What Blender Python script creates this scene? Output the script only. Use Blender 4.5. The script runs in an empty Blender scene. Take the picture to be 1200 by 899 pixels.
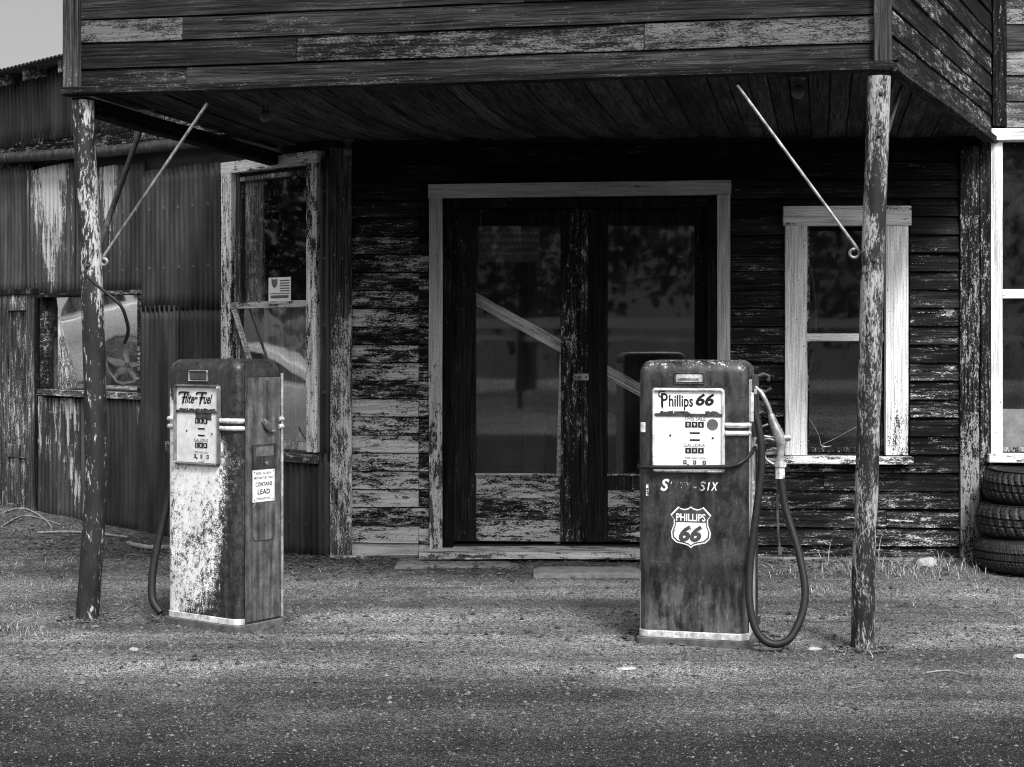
import bpy, bmesh, math, random
import numpy as np
from mathutils import Vector, Matrix, noise as mnoise
random.seed(7); rng = np.random.default_rng(7)
R = math.radians
S = bpy.context.scene
COL = S.collection
F = 1900.0; H = 1.5; HOR = 400.0; CX = 600.0

# ------------------------------------------------------------------ frames
def P(x, y, s):
    return Vector(((x - CX) / s, F / s, H - (y - HOR) / s))
class Frame:
    """vertical plane through two image columns whose metric scales are known"""
    def __init__(self, x1, s1, x2, s2):
        self.a = (x1, s1, x2, s2)
        p, q = P(x1, 400, s1), P(x2, 400, s2)
        self.o = Vector((p.x, p.y, 0)); self.d = Vector((q.x - p.x, q.y - p.y, 0)).normalized()
        self.n = Vector((-self.d.y, self.d.x, 0)); self.rz = math.atan2(self.d.y, self.d.x)
    def s(self, x):
        x1, s1, x2, s2 = self.a
        return s1 + (x - x1) * (s2 - s1) / (x2 - x1)
    def uz(self, x, y):
        p = P(x, y, self.s(x)); return ((p - self.o).dot(self.d), p.z)
    def u(self, x): return self.uz(x, 400)[0]
    def z(self, x, y): return self.uz(x, y)[1]
    def rect(self, x0, y0, x1, y1):          # pixel rectangle -> u0,u1,z0,z1
        a, b = self.u(x0), self.u(x1); xm = (x0 + x1) / 2
        return a, b, self.z(xm, y1), self.z(xm, y0)
    def loc(self, w):                        # world -> local
        d = Vector(w) - self.o; return Vector((d.dot(self.d), d.dot(self.n), d.z))
MW = Frame(400, 171, 1160, 174)
GW = Frame(0, 131.5, 388, 171)
CF = Frame(85, 215, 1042, 237)

# ------------------------------------------------------------------ materials
class NT:
    def __init__(self, name):
        self.m = bpy.data.materials.new(name); self.m.use_nodes = True
        self.t = self.m.node_tree; self.t.nodes.clear()
        self.out = self.n('ShaderNodeOutputMaterial')
    def n(self, typ, **kw):
        nd = self.t.nodes.new(typ)
        for k, v in kw.items(): setattr(nd, k, v)
        return nd
    def l(self, a, b): self.t.links.new(a, b)
    def setv(self, sock, v):
        if hasattr(v, 'is_output') or hasattr(v, 'links'): self.l(v, sock)
        else: sock.default_value = v
    def math(self, op, a, b=0.0, c=None, clamp=False):
        nd = self.n('ShaderNodeMath', operation=op, use_clamp=clamp)
        self.setv(nd.inputs[0], a); self.setv(nd.inputs[1], b)
        if c is not None: self.setv(nd.inputs[2], c)
        return nd.outputs[0]
    def ramp(self, v, a, b, lo=0.0, hi=1.0, smooth=True):
        nd = self.n('ShaderNodeMapRange'); nd.interpolation_type = 'SMOOTHSTEP' if smooth else 'LINEAR'
        self.setv(nd.inputs['Value'], v)
        for k, w in (('From Min', a), ('From Max', b), ('To Min', lo), ('To Max', hi)): self.setv(nd.inputs[k], w)
        return nd.outputs['Result']
    def mix(self, f, a, b):
        nd = self.n('ShaderNodeMix', data_type='FLOAT')
        self.setv(nd.inputs[0], f); self.setv(nd.inputs[2], a); self.setv(nd.inputs[3], b)
        return nd.outputs[0]
    def attr(self, name):
        nd = self.n('ShaderNodeAttribute'); nd.attribute_name = name; return nd.outputs['Fac']
    def coord(self, off=True):
        tc = self.n('ShaderNodeTexCoord'); v = tc.outputs['Object']
        if off:
            r = self.attr('rnd'); cb = self.n('ShaderNodeCombineXYZ')
            self.l(self.math('MULTIPLY', r, 37.7), cb.inputs[0]); self.l(self.math('MULTIPLY', r, 91.3), cb.inputs[1]); self.l(self.math('MULTIPLY', r, 13.1), cb.inputs[2])
            ad = self.n('ShaderNodeVectorMath', operation='ADD'); self.l(v, ad.inputs[0]); self.l(cb.outputs[0], ad.inputs[1]); v = ad.outputs[0]
        return v
    def scaled(self, v, sc):
        m = self.n('ShaderNodeVectorMath', operation='MULTIPLY'); self.l(v, m.inputs[0]); m.inputs[1].default_value = sc; return m.outputs[0]
    def noise(self, v, sc=1.0, det=4.0, rough=0.6, dist=0.0):
        nd = self.n('ShaderNodeTexNoise')
        if isinstance(sc, tuple): v = self.scaled(v, sc); sc = 1.0
        self.l(v, nd.inputs['Vector']); nd.inputs['Scale'].default_value = sc; nd.inputs['Detail'].default_value = det
        nd.inputs['Roughness'].default_value = rough; nd.inputs['Distortion'].default_value = dist
        return nd.outputs['Fac']
    def voro(self, v, sc, feat='F1', out='Distance'):
        nd = self.n('ShaderNodeTexVoronoi', feature=feat); self.l(v, nd.inputs['Vector']); nd.inputs['Scale'].default_value = sc
        return nd.outputs[out]
    def xyz(self, v):
        nd = self.n('ShaderNodeSeparateXYZ'); self.l(v, nd.inputs[0]); return nd.outputs
    def bsdf(self, val, rough=0.8, metal=0.0, bump=None, bstr=0.4, bdist=0.004, spec=0.3):
        b = self.n('ShaderNodeBsdfPrincipled')
        if isinstance(val, (int, float)): b.inputs['Base Color'].default_value = (val, val, val, 1)
        else:
            cb = self.n('ShaderNodeCombineColor')
            for i in range(3): self.l(val, cb.inputs[i])
            self.l(cb.outputs[0], b.inputs['Base Color'])
        self.setv(b.inputs['Roughness'], rough); self.setv(b.inputs['Metallic'], metal); b.inputs['Specular IOR Level'].default_value = spec
        if bump is not None:
            bn = self.n('ShaderNodeBump'); bn.inputs['Strength'].default_value = bstr; bn.inputs['Distance'].default_value = bdist
            self.l(bump, bn.inputs['Height']); self.l(bn.outputs[0], b.inputs['Normal'])
        self.l(b.outputs[0], self.out.inputs[0])
        return b

def plain(name, v, rough=0.6, metal=0.0, var=0.25, sc=25.0, spec=0.3, bstr=0.15):
    t = NT(name); c = t.coord(); f = t.noise(c, sc, 6, 0.7)
    val = t.math('MULTIPLY', t.ramp(f, .3, .7, 1 - var, 1 + var), v)
    t.bsdf(val, t.ramp(f, .3, .7, rough - .08, min(1, rough + .08)), metal, f, bstr, .002, spec)
    return t.m

def peel(name, under, paint, axis='x', covoff=0.0, fine=1.0, grain=1.0, edge=.03, prough=.6, bstr=.7, mid_=.0, fw=.55):
    """weathered wood showing through flaking paint; grain runs along the axis; attribute cov says how much paint is left"""
    t = NT(name); c = t.coord()
    st = {'x': (1, 1, 1), 'z': (1, 1, 1)}
    if axis == 'y':
        rm = t.n('ShaderNodeMapping'); t.l(c, rm.inputs[0]); rm.inputs['Rotation'].default_value = (0, 0, R(90)); c = rm.outputs[0]; axis = 'x'
    g1 = (2.2, 70, 70) if axis == 'x' else (70, 70, 2.2)
    g2 = (7, 30, 30) if axis == 'x' else (30, 30, 7)
    g3 = (1.4, 6, 6) if axis == 'x' else (6, 6, 1.4)
    fi = (70, 160, 160) if axis == 'x' else (160, 160, 70)
    gr = t.noise(c, g1, 5, .65, .4); big = t.noise(c, g3, 3, .5)
    pe = t.noise(c, tuple(a * fine for a in g2), 7, .72, .25)
    sp = t.noise(c, fi, 3, .6)
    cov = t.math('ADD', t.attr('cov'), covoff)
    v = t.math('ADD', t.math('MULTIPLY', pe, 1.35), t.math('ADD', t.math('MULTIPLY', big, .65), t.math('MULTIPLY', sp, fw)))
    v = t.math('ADD', t.math('SUBTRACT', v, (1.35 + .65 + fw) / 2), t.math('MULTIPLY', t.math('SUBTRACT', cov, .5), .85))
    mask = t.ramp(v, -edge, edge)
    rnd = t.attr('rnd')
    g4 = (5, 190, 190) if axis == 'x' else (190, 190, 5)
    hair = t.noise(c, g4, 3, .6)
    wood = t.math('MULTIPLY', t.ramp(gr, .32, .68, under * .35, under * 1.7), t.ramp(big, .3, .7, .6, 1.35))
    wood = t.math('MULTIPLY', wood, t.math('MULTIPLY', t.ramp(hair, .35, .65, .55, 1.5), t.ramp(gr, .33, .39, .25, 1.0)))
    wood = t.math('MULTIPLY', wood, t.ramp(t.math('FRACT', t.math('MULTIPLY', rnd, 7.31)), 0, 1, .65, 1.45, False))
    pt = t.math('MULTIPLY', t.math('MULTIPLY', t.ramp(gr, .28, .6, paint * .5, paint), t.ramp(sp, .25, .6, .75, 1.05)), t.math('MULTIPLY', t.ramp(hair, .32, .5, .7, 1.05), t.ramp(big, .3, .7, .8, 1.1)))
    if mid_:
        m2 = t.ramp(t.math('ADD', v, t.math('MULTIPLY', t.math('SUBTRACT', gr, .5), .8)), -.16, -.02)
        wood = t.mix(m2, wood, t.math('MULTIPLY', t.ramp(hair, .3, .65, .5, 1.3), mid_))
    val = t.mix(mask, wood, pt)
    h = t.math('ADD', t.math('MULTIPLY', mask, .7), t.math('MULTIPLY', gr, .55 * grain))
    t.bsdf(val, t.mix(mask, .92, prough), 0, h, bstr, .004, .12)
    return t.m

def corrugated(name, base=.055, paint=.42):
    t = NT(name); c = t.coord()
    big = t.noise(c, (3, 3, 1.2), 5, .6); st = t.noise(c, (6, 6, .8), 4, .6); fi = t.noise(c, 140, 4, .75)
    pk = t.noise(c, (26, 26, 2.6), 7, .78, .2)
    v = t.math('ADD', t.math('ADD', t.math('MULTIPLY', pk, 1.3), t.math('MULTIPLY', big, .6)), t.math('MULTIPLY', fi, .3))
    v = t.math('ADD', t.math('SUBTRACT', v, 1.1), t.math('MULTIPLY', t.math('SUBTRACT', t.attr('cov'), .5), .9))
    mask = t.ramp(v, -.02, .03)
    val = t.math('MULTIPLY', t.ramp(st, .3, .72, base * .45, base * 1.9), t.ramp(big, .3, .7, .6, 1.4))
    val = t.math('MULTIPLY', val, t.ramp(fi, .3, .7, .75, 1.25))
    val = t.mix(mask, val, t.math('MULTIPLY', t.ramp(fi, .3, .7, .7, 1.0), paint))
    x, y, z = t.xyz(t.coord(False))
    du = t.math('SUBTRACT', t.math('FRACT', t.math('DIVIDE', x, .198)), .5); dz = t.math('SUBTRACT', t.math('FRACT', t.math('DIVIDE', z, .46)), .5)
    dd = t.math('SQRT', t.math('ADD', t.math('POWER', t.math('MULTIPLY', du, .198), 2.0), t.math('POWER', t.math('MULTIPLY', dz, .46), 2.0)))
    nail = t.ramp(dd, .006, .010, 1.0, 0.0)
    run = t.math('MULTIPLY', t.ramp(t.math('ABSOLUTE', du), .02, .07, 1.0, 0.0), t.ramp(dz, -.45, .0, 0.0, 1.0)); run = t.math('MULTIPLY', run, t.ramp(dz, -.001, .02, 1.0, 0.0))
    val = t.math('MULTIPLY', val, t.mix(t.math('MULTIPLY', run, t.ramp(big, .4, .6)), 1.0, .5)); val = t.mix(nail, val, .11)
    t.bsdf(val, t.ramp(fi, .3, .7, .45, .8), .15, t.math('ADD', t.math('ADD', fi, mask), nail), .35, .002, .35)
    return t.m

def post_mat(name, under, paint, covoff, sc=34, fw=.7, soft_=.04, zf=.7, mw=.9):
    t = NT(name); c = t.coord(); x, y, z = t.xyz(c)
    fi = t.noise(c, (sc * 1.6, sc * 1.6, sc * zf), 5, .75); mid = t.noise(c, (14, 14, 4.0), 6, .7); big = t.noise(c, (5, 5, 1.3), 3, .5)
    v = t.math('ADD', t.math('ADD', t.math('MULTIPLY', fi, fw), t.math('MULTIPLY', mid, mw)), t.math('MULTIPLY', big, .6))
    v = t.math('ADD', t.math('SUBTRACT', v, (fw + mw + .6) / 2), t.math('ADD', t.math('MULTIPLY', t.math('SUBTRACT', t.attr('cov'), .5), .8), covoff))
    mask = t.ramp(v, -soft_, soft_ + .02)
    val = t.mix(mask, t.math('MULTIPLY', t.ramp(mid, .3, .7, .5, 1.6), under), t.math('MULTIPLY', t.ramp(fi, .3, .65, .65, 1.0), paint))
    t.bsdf(val, t.ramp(mid, .3, .7, .55, .85), 0, t.math('ADD', mask, fi), .5, .003, .35)
    return t.m

def glass(name, refl=.14, dust=.10, dustc=.28, wav=.006, drip=.0):
    t = NT(name); c = t.coord()
    tr = t.n('ShaderNodeBsdfTransparent'); tr.inputs[0].default_value = (.96, .96, .96, 1)
    gl = t.n('ShaderNodeBsdfGlossy'); gl.inputs['Roughness'].default_value = .025; gl.inputs[0].default_value = (.95, .95, .95, 1)
    bn = t.n('ShaderNodeBump'); bn.inputs['Strength'].default_value = wav; bn.inputs['Distance'].default_value = .05
    t.l(t.noise(c, 2.5, 1, .4), bn.inputs['Height']); t.l(bn.outputs[0], gl.inputs['Normal'])
    df = t.n('ShaderNodeBsdfDiffuse'); df.inputs[0].default_value = (dustc,) * 3 + (1,)
    fr = t.n('ShaderNodeFresnel'); fr.inputs[0].default_value = 1.5
    m1 = t.n('ShaderNodeMixShader'); bf = t.n('ShaderNodeNewGeometry').outputs['Backfacing']; t.l(t.math('MULTIPLY', t.math('ADD', fr.outputs[0], refl, clamp=True), t.math('SUBTRACT', 1.0, bf)), m1.inputs[0]); t.l(tr.outputs[0], m1.inputs[1]); t.l(gl.outputs[0], m1.inputs[2])
    sp = t.ramp(t.noise(c, (55, 55, 38), 3, .7), .67, .72); sm = t.math('MULTIPLY', t.ramp(t.noise(c, (4, 4, 2.5), 6, .75), .36, .70, .1, 1), t.ramp(t.noise(c, 60, 4, .75), .3, .7, .5, 1.5))
    st = t.ramp(t.noise(c, (60, 60, 3), 3, .6), .5, .8)
    dr_ = t.math('MULTIPLY', t.ramp(t.noise(c, (75, 75, 16), 5, .75), .56, .66), drip)
    d = t.math('ADD', dr_, t.math('MULTIPLY', t.math('ADD', sm, t.math('MULTIPLY', st, .5)), dust), clamp=True)
    d = t.math('ADD', d, t.math('MULTIPLY', sp, .22), clamp=True)
    d = t.math('MULTIPLY', d, t.math('SUBTRACT', 1.0, bf))
    m2 = t.n('ShaderNodeMixShader'); t.l(d, m2.inputs[0]); t.l(m1.outputs[0], m2.inputs[1]); t.l(df.outputs[0], m2.inputs[2])
    t.l(m2.outputs[0], t.out.inputs[0])
    return t.m

def pump_white(name):
    """white enamel eaten by rust: most gone at the top, along the right rounded corner and at the foot"""
    t = NT(name); c = t.coord(False); x, y, z = t.xyz(c)
    fi = t.noise(c, 120, 4, .75); mid = t.noise(c, (30, 30, 27), 6, .74); big = t.noise(c, (5, 5, 3), 4, .6); st = t.noise(c, (45, 45, 2.5), 4, .6)
    keep = t.ramp(t.math('ADD', z, t.math('MULTIPLY', x, .5)), 1.02, 1.20, 1.0, .35)
    kr = t.ramp(t.math('ADD', x, t.math('MULTIPLY', t.math('SUBTRACT', big, .5), .16)), .09, .30, 0.0, -.62)
    kb = t.math('MULTIPLY', t.ramp(t.math('ADD', z, t.math('MULTIPLY', x, -.9)), -.10, .36, -.42, 0.0), t.ramp(x, -.28, -.1, .35, 1))
    kl = t.ramp(t.math('ABSOLUTE', t.math('SUBTRACT', z, .46)), .1, .30, -.10, .02)
    rim = t.ramp(t.math('ABSOLUTE', t.math('ADD', x, .262)), .0, .03, .25, 0.0)
    cir = t.math('SQRT', t.math('ADD', t.math('POWER', t.math('ADD', x, .06), 2.0), t.math('POWER', t.math('SUBTRACT', z, .56), 2.0)))
    patch = t.ramp(cir, .07, .1, .12, 0.0)
    v = t.math('ADD', t.math('ADD', t.math('MULTIPLY', fi, 1.25), t.math('MULTIPLY', mid, 1.35)), t.math('MULTIPLY', big, .5))
    v = t.math('SUBTRACT', v, 1.55 - .59)
    for q in (t.math('SUBTRACT', keep, 1.0), kr, kb, kl, rim, patch): v = t.math('ADD', v, q)
    mask = t.ramp(v, .43, .49)
    rust = t.math('MULTIPLY', t.ramp(t.math('ADD', t.math('MULTIPLY', st, .5), t.math('MULTIPLY', fi, .5)), .36, .64, .005, .034), t.ramp(mid, .3, .7, .4, 1.7))
    halo = t.ramp(t.math('ADD', v, t.math('MULTIPLY', t.math('SUBTRACT', big, .5), .5)), .22, .47)
    rust = t.mix(halo, rust, t.ramp(fi, .3, .7, .07, .24))
    val = t.mix(mask, rust, t.math('MULTIPLY', t.math('MULTIPLY', t.ramp(mid, .3, .6, .66, .98), t.ramp(big, .3, .6, .72, 1.0)), .78))
    t.bsdf(val, t.mix(mask, t.ramp(mid, .3, .7, .3, .6), .35), 0, t.math('ADD', mask, t.math('MULTIPLY', fi, .3)), .5, .002, .4)
    return t.m

def pump_dark(name, base=.023):
    """dark red enamel weathered to blotchy dull metal, paint chips along the top"""
    t = NT(name); c = t.coord(False); x, y, z = t.xyz(c)
    fi = t.noise(c, 85, 5, .75); mid = t.noise(c, (13, 13, 6), 6, .68, .3); st = t.noise(c, (26, 26, 2.2), 5, .65); big = t.noise(c, 4.5, 3, .5)
    val = t.math('MULTIPLY', t.ramp(mid, .30, .70, base * .3, base * 2.0), t.math('MULTIPLY', t.ramp(st, .3, .7, .85, 1.2), t.ramp(fi, .3, .7, .7, 1.3)))
    low = t.math('MULTIPLY', t.ramp(t.math('ADD', z, t.math('MULTIPLY', st, .16)), .34, .45, 1.0, 0.0), t.ramp(t.math('ADD', t.math('MULTIPLY', st, .5), t.math('MULTIPLY', mid, .5)), .42, .58, .0, .05))
    val = t.math('ADD', val, low)
    scr = t.ramp(t.noise(c, (9, 9, 260), 3, .6, .6), .66, .70); scr2 = t.ramp(t.noise(c, (210, 210, 14), 3, .6, .5), .66, .70)
    val = t.math('ADD', val, t.math('MULTIPLY', t.math('MAXIMUM', scr, scr2), t.ramp(big, .4, .65, .0, .07)))
    blot = t.ramp(t.noise(c, (38, 38, 26), 6, .75, .4), .56, .64); val = t.math('MULTIPLY', val, t.mix(blot, 1.0, 1.9))
    pit = t.ramp(t.noise(c, 70, 5, .8), .60, .66); val = t.math('MULTIPLY', val, t.mix(pit, 1.0, .35))
    chip = t.ramp(t.math('ADD', t.math('MULTIPLY', fi, .6), t.math('ADD', t.math('MULTIPLY', st, .3), t.ramp(z, 1.26, 1.42, -.14, .09))), .55, .6)
    chip = t.math('MULTIPLY', chip, t.ramp(z, .9, 1.3, .12, 1.0))
    val = t.mix(chip, val, .42)
    t.bsdf(val, t.ramp(mid, .3, .7, .26, .5), .1, t.math('ADD', t.math('MULTIPLY', big, 6.0), t.math('ADD', t.math('MULTIPLY', fi, .4), mid)), .3, .004, .6)
    return t.m

def metal_sheet(name, base, var=.6, rough=.5, metal=.3):
    t = NT(name); c = t.coord(); st = t.noise(c, (30, 30, 2), 5, .65); mid = t.noise(c, 14, 5, .65); fi = t.noise(c, 110, 3, .7)
    val = t.math('MULTIPLY', t.ramp(st, .3, .7, base * (1 - var), base * (1 + var)), t.ramp(mid, .3, .7, .65, 1.35))
    val = t.math('MULTIPLY', val, t.ramp(fi, .3, .7, .8, 1.2))
    t.bsdf(val, t.ramp(mid, .3, .7, rough - .12, rough + .15), metal, fi, .15, .002, .4)
    return t.m

def enamel(name, v, speck=.5, dark=.05):
    """enamelled plate with grime and small rust chips; attribute cov thins it"""
    t = NT(name); c = t.coord(False); fi = t.noise(c, 140, 4, .75); mid = t.noise(c, 18, 5, .65)
    q = t.math('ADD', t.math('ADD', t.math('MULTIPLY', fi, .6), t.math('MULTIPLY', mid, .4)), t.math('MULTIPLY', t.math('SUBTRACT', t.attr('cov'), .5), .6))
    mask = t.ramp(q, .30 + speck * .12, .34 + speck * .12)
    val = t.mix(mask, dark, t.math('MULTIPLY', t.ramp(mid, .3, .65, .72, 1.0), v))
    t.bsdf(val, .4, 0, mask, .2, .001, .4)
    return t.m

def ground_mat(name):
    t = NT(name); c = t.coord(False); x, y, z = t.xyz(c)
    v1 = t.voro(c, 110, 'F1', 'Distance'); v1c = t.voro(c, 110, 'F1', 'Color'); v2 = t.voro(c, 230); v2c = t.voro(c, 230, 'F1', 'Color')
    big = t.noise(c, .8, 7, .68); mid = t.noise(c, 6, 5, .65); fi = t.noise(c, 60, 4, .7); wide = t.noise(c, (.35, 1.2, 1), 4, .6)
    stone = t.math('MULTIPLY', t.ramp(v2c, .1, .9, .30, 2.0), t.ramp(v1c, .1, .9, .45, 1.6))
    stone = t.math('MULTIPLY', stone, t.ramp(fi, .3, .7, .75, 1.25))
    pat = t.ramp(t.math('ADD', t.math('MULTIPLY', big, .6), t.math('MULTIPLY', wide, .5)), .44, .66, .60, 1.30)
    road = t.ramp(t.math('ADD', y, t.math('MULTIPLY', t.math('SUBTRACT', big, .5), .7)), 5.6, 7.9)   # asphalt road towards camera, its dark tone painting in the vignette; gravel apron beyond
    road = t.math('MAXIMUM', road, t.ramp(y, -4.5, -3.5, 1.0, 0.0))
    band = t.ramp(t.noise(c, (.10, 2.1, 1), 4, .65), .36, .64, .62, 1.45); pat = t.math('MULTIPLY', pat, band)
    base = t.mix(road, .016, .168)
    val = t.math('MULTIPLY', t.math('MULTIPLY', stone, pat), t.math('MULTIPLY', base, t.ramp(mid, .3, .7, .8, 1.2)))
    soil = t.math('MULTIPLY', t.ramp(t.math('ADD', y, t.math('MULTIPLY', mid, .7)), 10.35, 10.9), t.ramp(mid, .4, .6, .25, .8))
    val = t.mix(soil, val, t.math('MULTIPLY', t.ramp(fi, .3, .7, .5, 1.5), .06))
    h = t.math('ADD', t.math('MULTIPLY', v1, -.8), t.math('ADD', t.math('MULTIPLY', v2, -.5), t.math('MULTIPLY', fi, .5)))
    t.bsdf(val, .93, 0, h, 1.0, .02, .2)
    return t.m

def soft(name, v, var=.5, rough=.9):      # colour varies piece by piece through rnd
    t = NT(name); r = t.attr('rnd'); c = t.coord(False)
    val = t.math('MULTIPLY', t.ramp(r, 0, 1, v * (1 - var), v * (1 + var), False), t.ramp(t.noise(c, 60, 3, .6), .3, .7, .8, 1.2))
    t.bsdf(val, rough, spec=.2); return t.m

def tread(name, kk=64, kz=95, amp=2.0):
    t = NT(name); c = t.coord(False); x, y, z = t.xyz(c)
    a = t.math('ARCTAN2', y, x)
    w1 = t.math('SINE', t.math('ADD', t.math('MULTIPLY', a, kk), t.math('MULTIPLY', t.math('SINE', t.math('MULTIPLY', z, kz * 2)), amp)))
    gro = t.math('ABSOLUTE', t.math('SINE', t.math('MULTIPLY', z, kz)))
    h = t.math('MULTIPLY', t.ramp(w1, -.5, .0), t.ramp(gro, .12, .3))
    rr = t.math('SQRT', t.math('ADD', t.math('MULTIPLY', x, x), t.math('MULTIPLY', y, y)))
    side = t.ramp(rr, .308, .318)
    h = t.math('MULTIPLY', h, side)
    d = t.noise(c, 30, 6, .7)
    val = t.math('MULTIPLY', t.ramp(d, .35, .75, .007, .040), t.ramp(h, 0, 1, .5, 1.2))
    t.bsdf(val, .6, 0, t.math('ADD', h, t.math('MULTIPLY', d, .15)), .8, .006, .4); return t.m

M = {}
M['siding'] = peel('peeling_siding', .009, .43, 'x', fine=1.15, mid_=.075, fw=.8)
M['upper'] = peel('grey_upper_siding', .06, .24, 'x', fine=1.4, fw=.9)
M['grey_v'] = peel('grey_casing_upright', .04, .46, 'z', grain=.7)
M['grey_h'] = peel('grey_casing_level', .04, .46, 'x', grain=.7)
M['fascia'] = peel('weathered_fascia', .0135, .105, 'x', grain=1.6, edge=.07, fine=1.5, mid_=.042, fw=.9)
M['soffit'] = peel('bare_soffit', .036, .12, 'y')
M['white_v'] = peel('white_trim_upright', .05, .78, 'z', grain=.8, fw=.8)
M['white_h'] = peel('white_trim_level', .06, .72, 'x', grain=.7)
M['board_v'] = peel('bare_board_upright', .05, .48, 'z', grain=1.4, mid_=.12, fw=.8)
M['board_h'] = peel('bare_board_level', .10, .55, 'x', grain=1.5)
M['dark_v'] = peel('dark_door_wood', .007, .30, 'z', fine=1.4, mid_=.04, fw=.9)
M['dark_h'] = peel('dark_kick_wood', .008, .36, 'x', fine=1.3, mid_=.06, fw=.9)
M['plank'] = peel('raw_plank', .46, .6, 'x', grain=1.5)
M['post_a'] = post_mat('dark_peeling_post', .014, .42, .0, 40, 1.15, .05, .5)
M['post_b'] = post_mat('speckled_post', .011, .34, .0, 75, 1.1, .11, .55, 1.5)
M['corr'] = corrugated('corrugated_iron', .030, .40)
M['glass'] = glass('old_glass', .09, .045)
M['glass_door'] = glass('old_door_glass', .11, .045, .3, .006)
M['glass_dull'] = glass('streaked_dull_glass', -.02, .014, .3, drip=.35)
M['glass_mirror'] = glass('sky_lit_glass', .66, .28, .42, .03)
M['rust_dark'] = metal_sheet('rusted_iron', .05)
M['galv'] = metal_sheet('galvanised_rod', .24, .4, .45, .5)
M['chrome'] = metal_sheet('dull_chrome', .70, .2, .34, .45)
M['alu'] = metal_sheet('cast_aluminium', .36, .3, .4, .6)
M['side_dark'] = metal_sheet('grey_side_sheet', .088, .55, .42, .25)
M['steel'] = metal_sheet('worn_steel', .13, .45, .4, .4)
M['plinth'] = plain('dirty_plinth', .075, .95, var=.5, sc=20, bstr=.5)
M['side_light'] = metal_sheet('pale_side_sheet', .42, .3, .5, .1)
M['pump_white'] = pump_white('rusted_white_enamel')
M['pump_dark'] = pump_dark('blotchy_dark_enamel')
M['dial'] = enamel('dial_enamel', .80, .15)
M['dial_w'] = enamel('worn_dial_enamel', .66, .35)
M['sign_white'] = enamel('sign_enamel', .80, .25)
M['decal'] = enamel('worn_decal', .76, 1.0, .06)
M['ink'] = plain('black_ink', .012, .5)
M['ink_w'] = plain('faded_ink', .10, .6)
M['ink_dark'] = plain('dark_decal', .05, .5)
M['rubber'] = plain('black_rubber', .010, .55, var=.35)
M['tyre'] = tread('tyre_rubber')
M['tyre_ribbed'] = tread('ribbed_tyre_rubber', 150, 130, .6)
M['tyre_bald'] = tread('worn_tyre_rubber', 40, 62, 3.2)
M['rim'] = metal_sheet('steel_rim', .35, .4, .5, .5)
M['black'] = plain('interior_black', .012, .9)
M['concrete'] = plain('concrete', .17, .9, var=.35, sc=18, bstr=.6)
M['stone'] = plain('pale_stone', .34, .9, var=.4, sc=12, bstr=.8)
M['paper'] = plain('paper', .68, .8, var=.08)
M['ground'] = ground_mat('gravel_ground')
M['pebble'] = soft('gravel_stones', .085, .8)
M['straw'] = soft('dry_straw', .26, .6)
M['litter'] = soft('dead_leaves', .07, .95)
M['wood_raw'] = plain('raw_sticks', .22, .8, var=.4)
M['leaf'] = soft('tree_leaves', .045, .5)
M['bark'] = plain('bark', .07, .9, var=.4)
M['hill'] = plain('wooded_hill', .018, 1.0, var=.5, sc=.4)
M['car'] = plain('silver_car_paint', .72, .25, .3, var=.03, spec=.6, bstr=0)
M['car_glass'] = plain('car_glass', .012, .06, 0, var=0, spec=.7, bstr=0)
M['rail'] = plain('white_rail', .7, .6, var=.15)
M['bulb'] = plain('frosted_bulb', .09, .25, var=.1)

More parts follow.
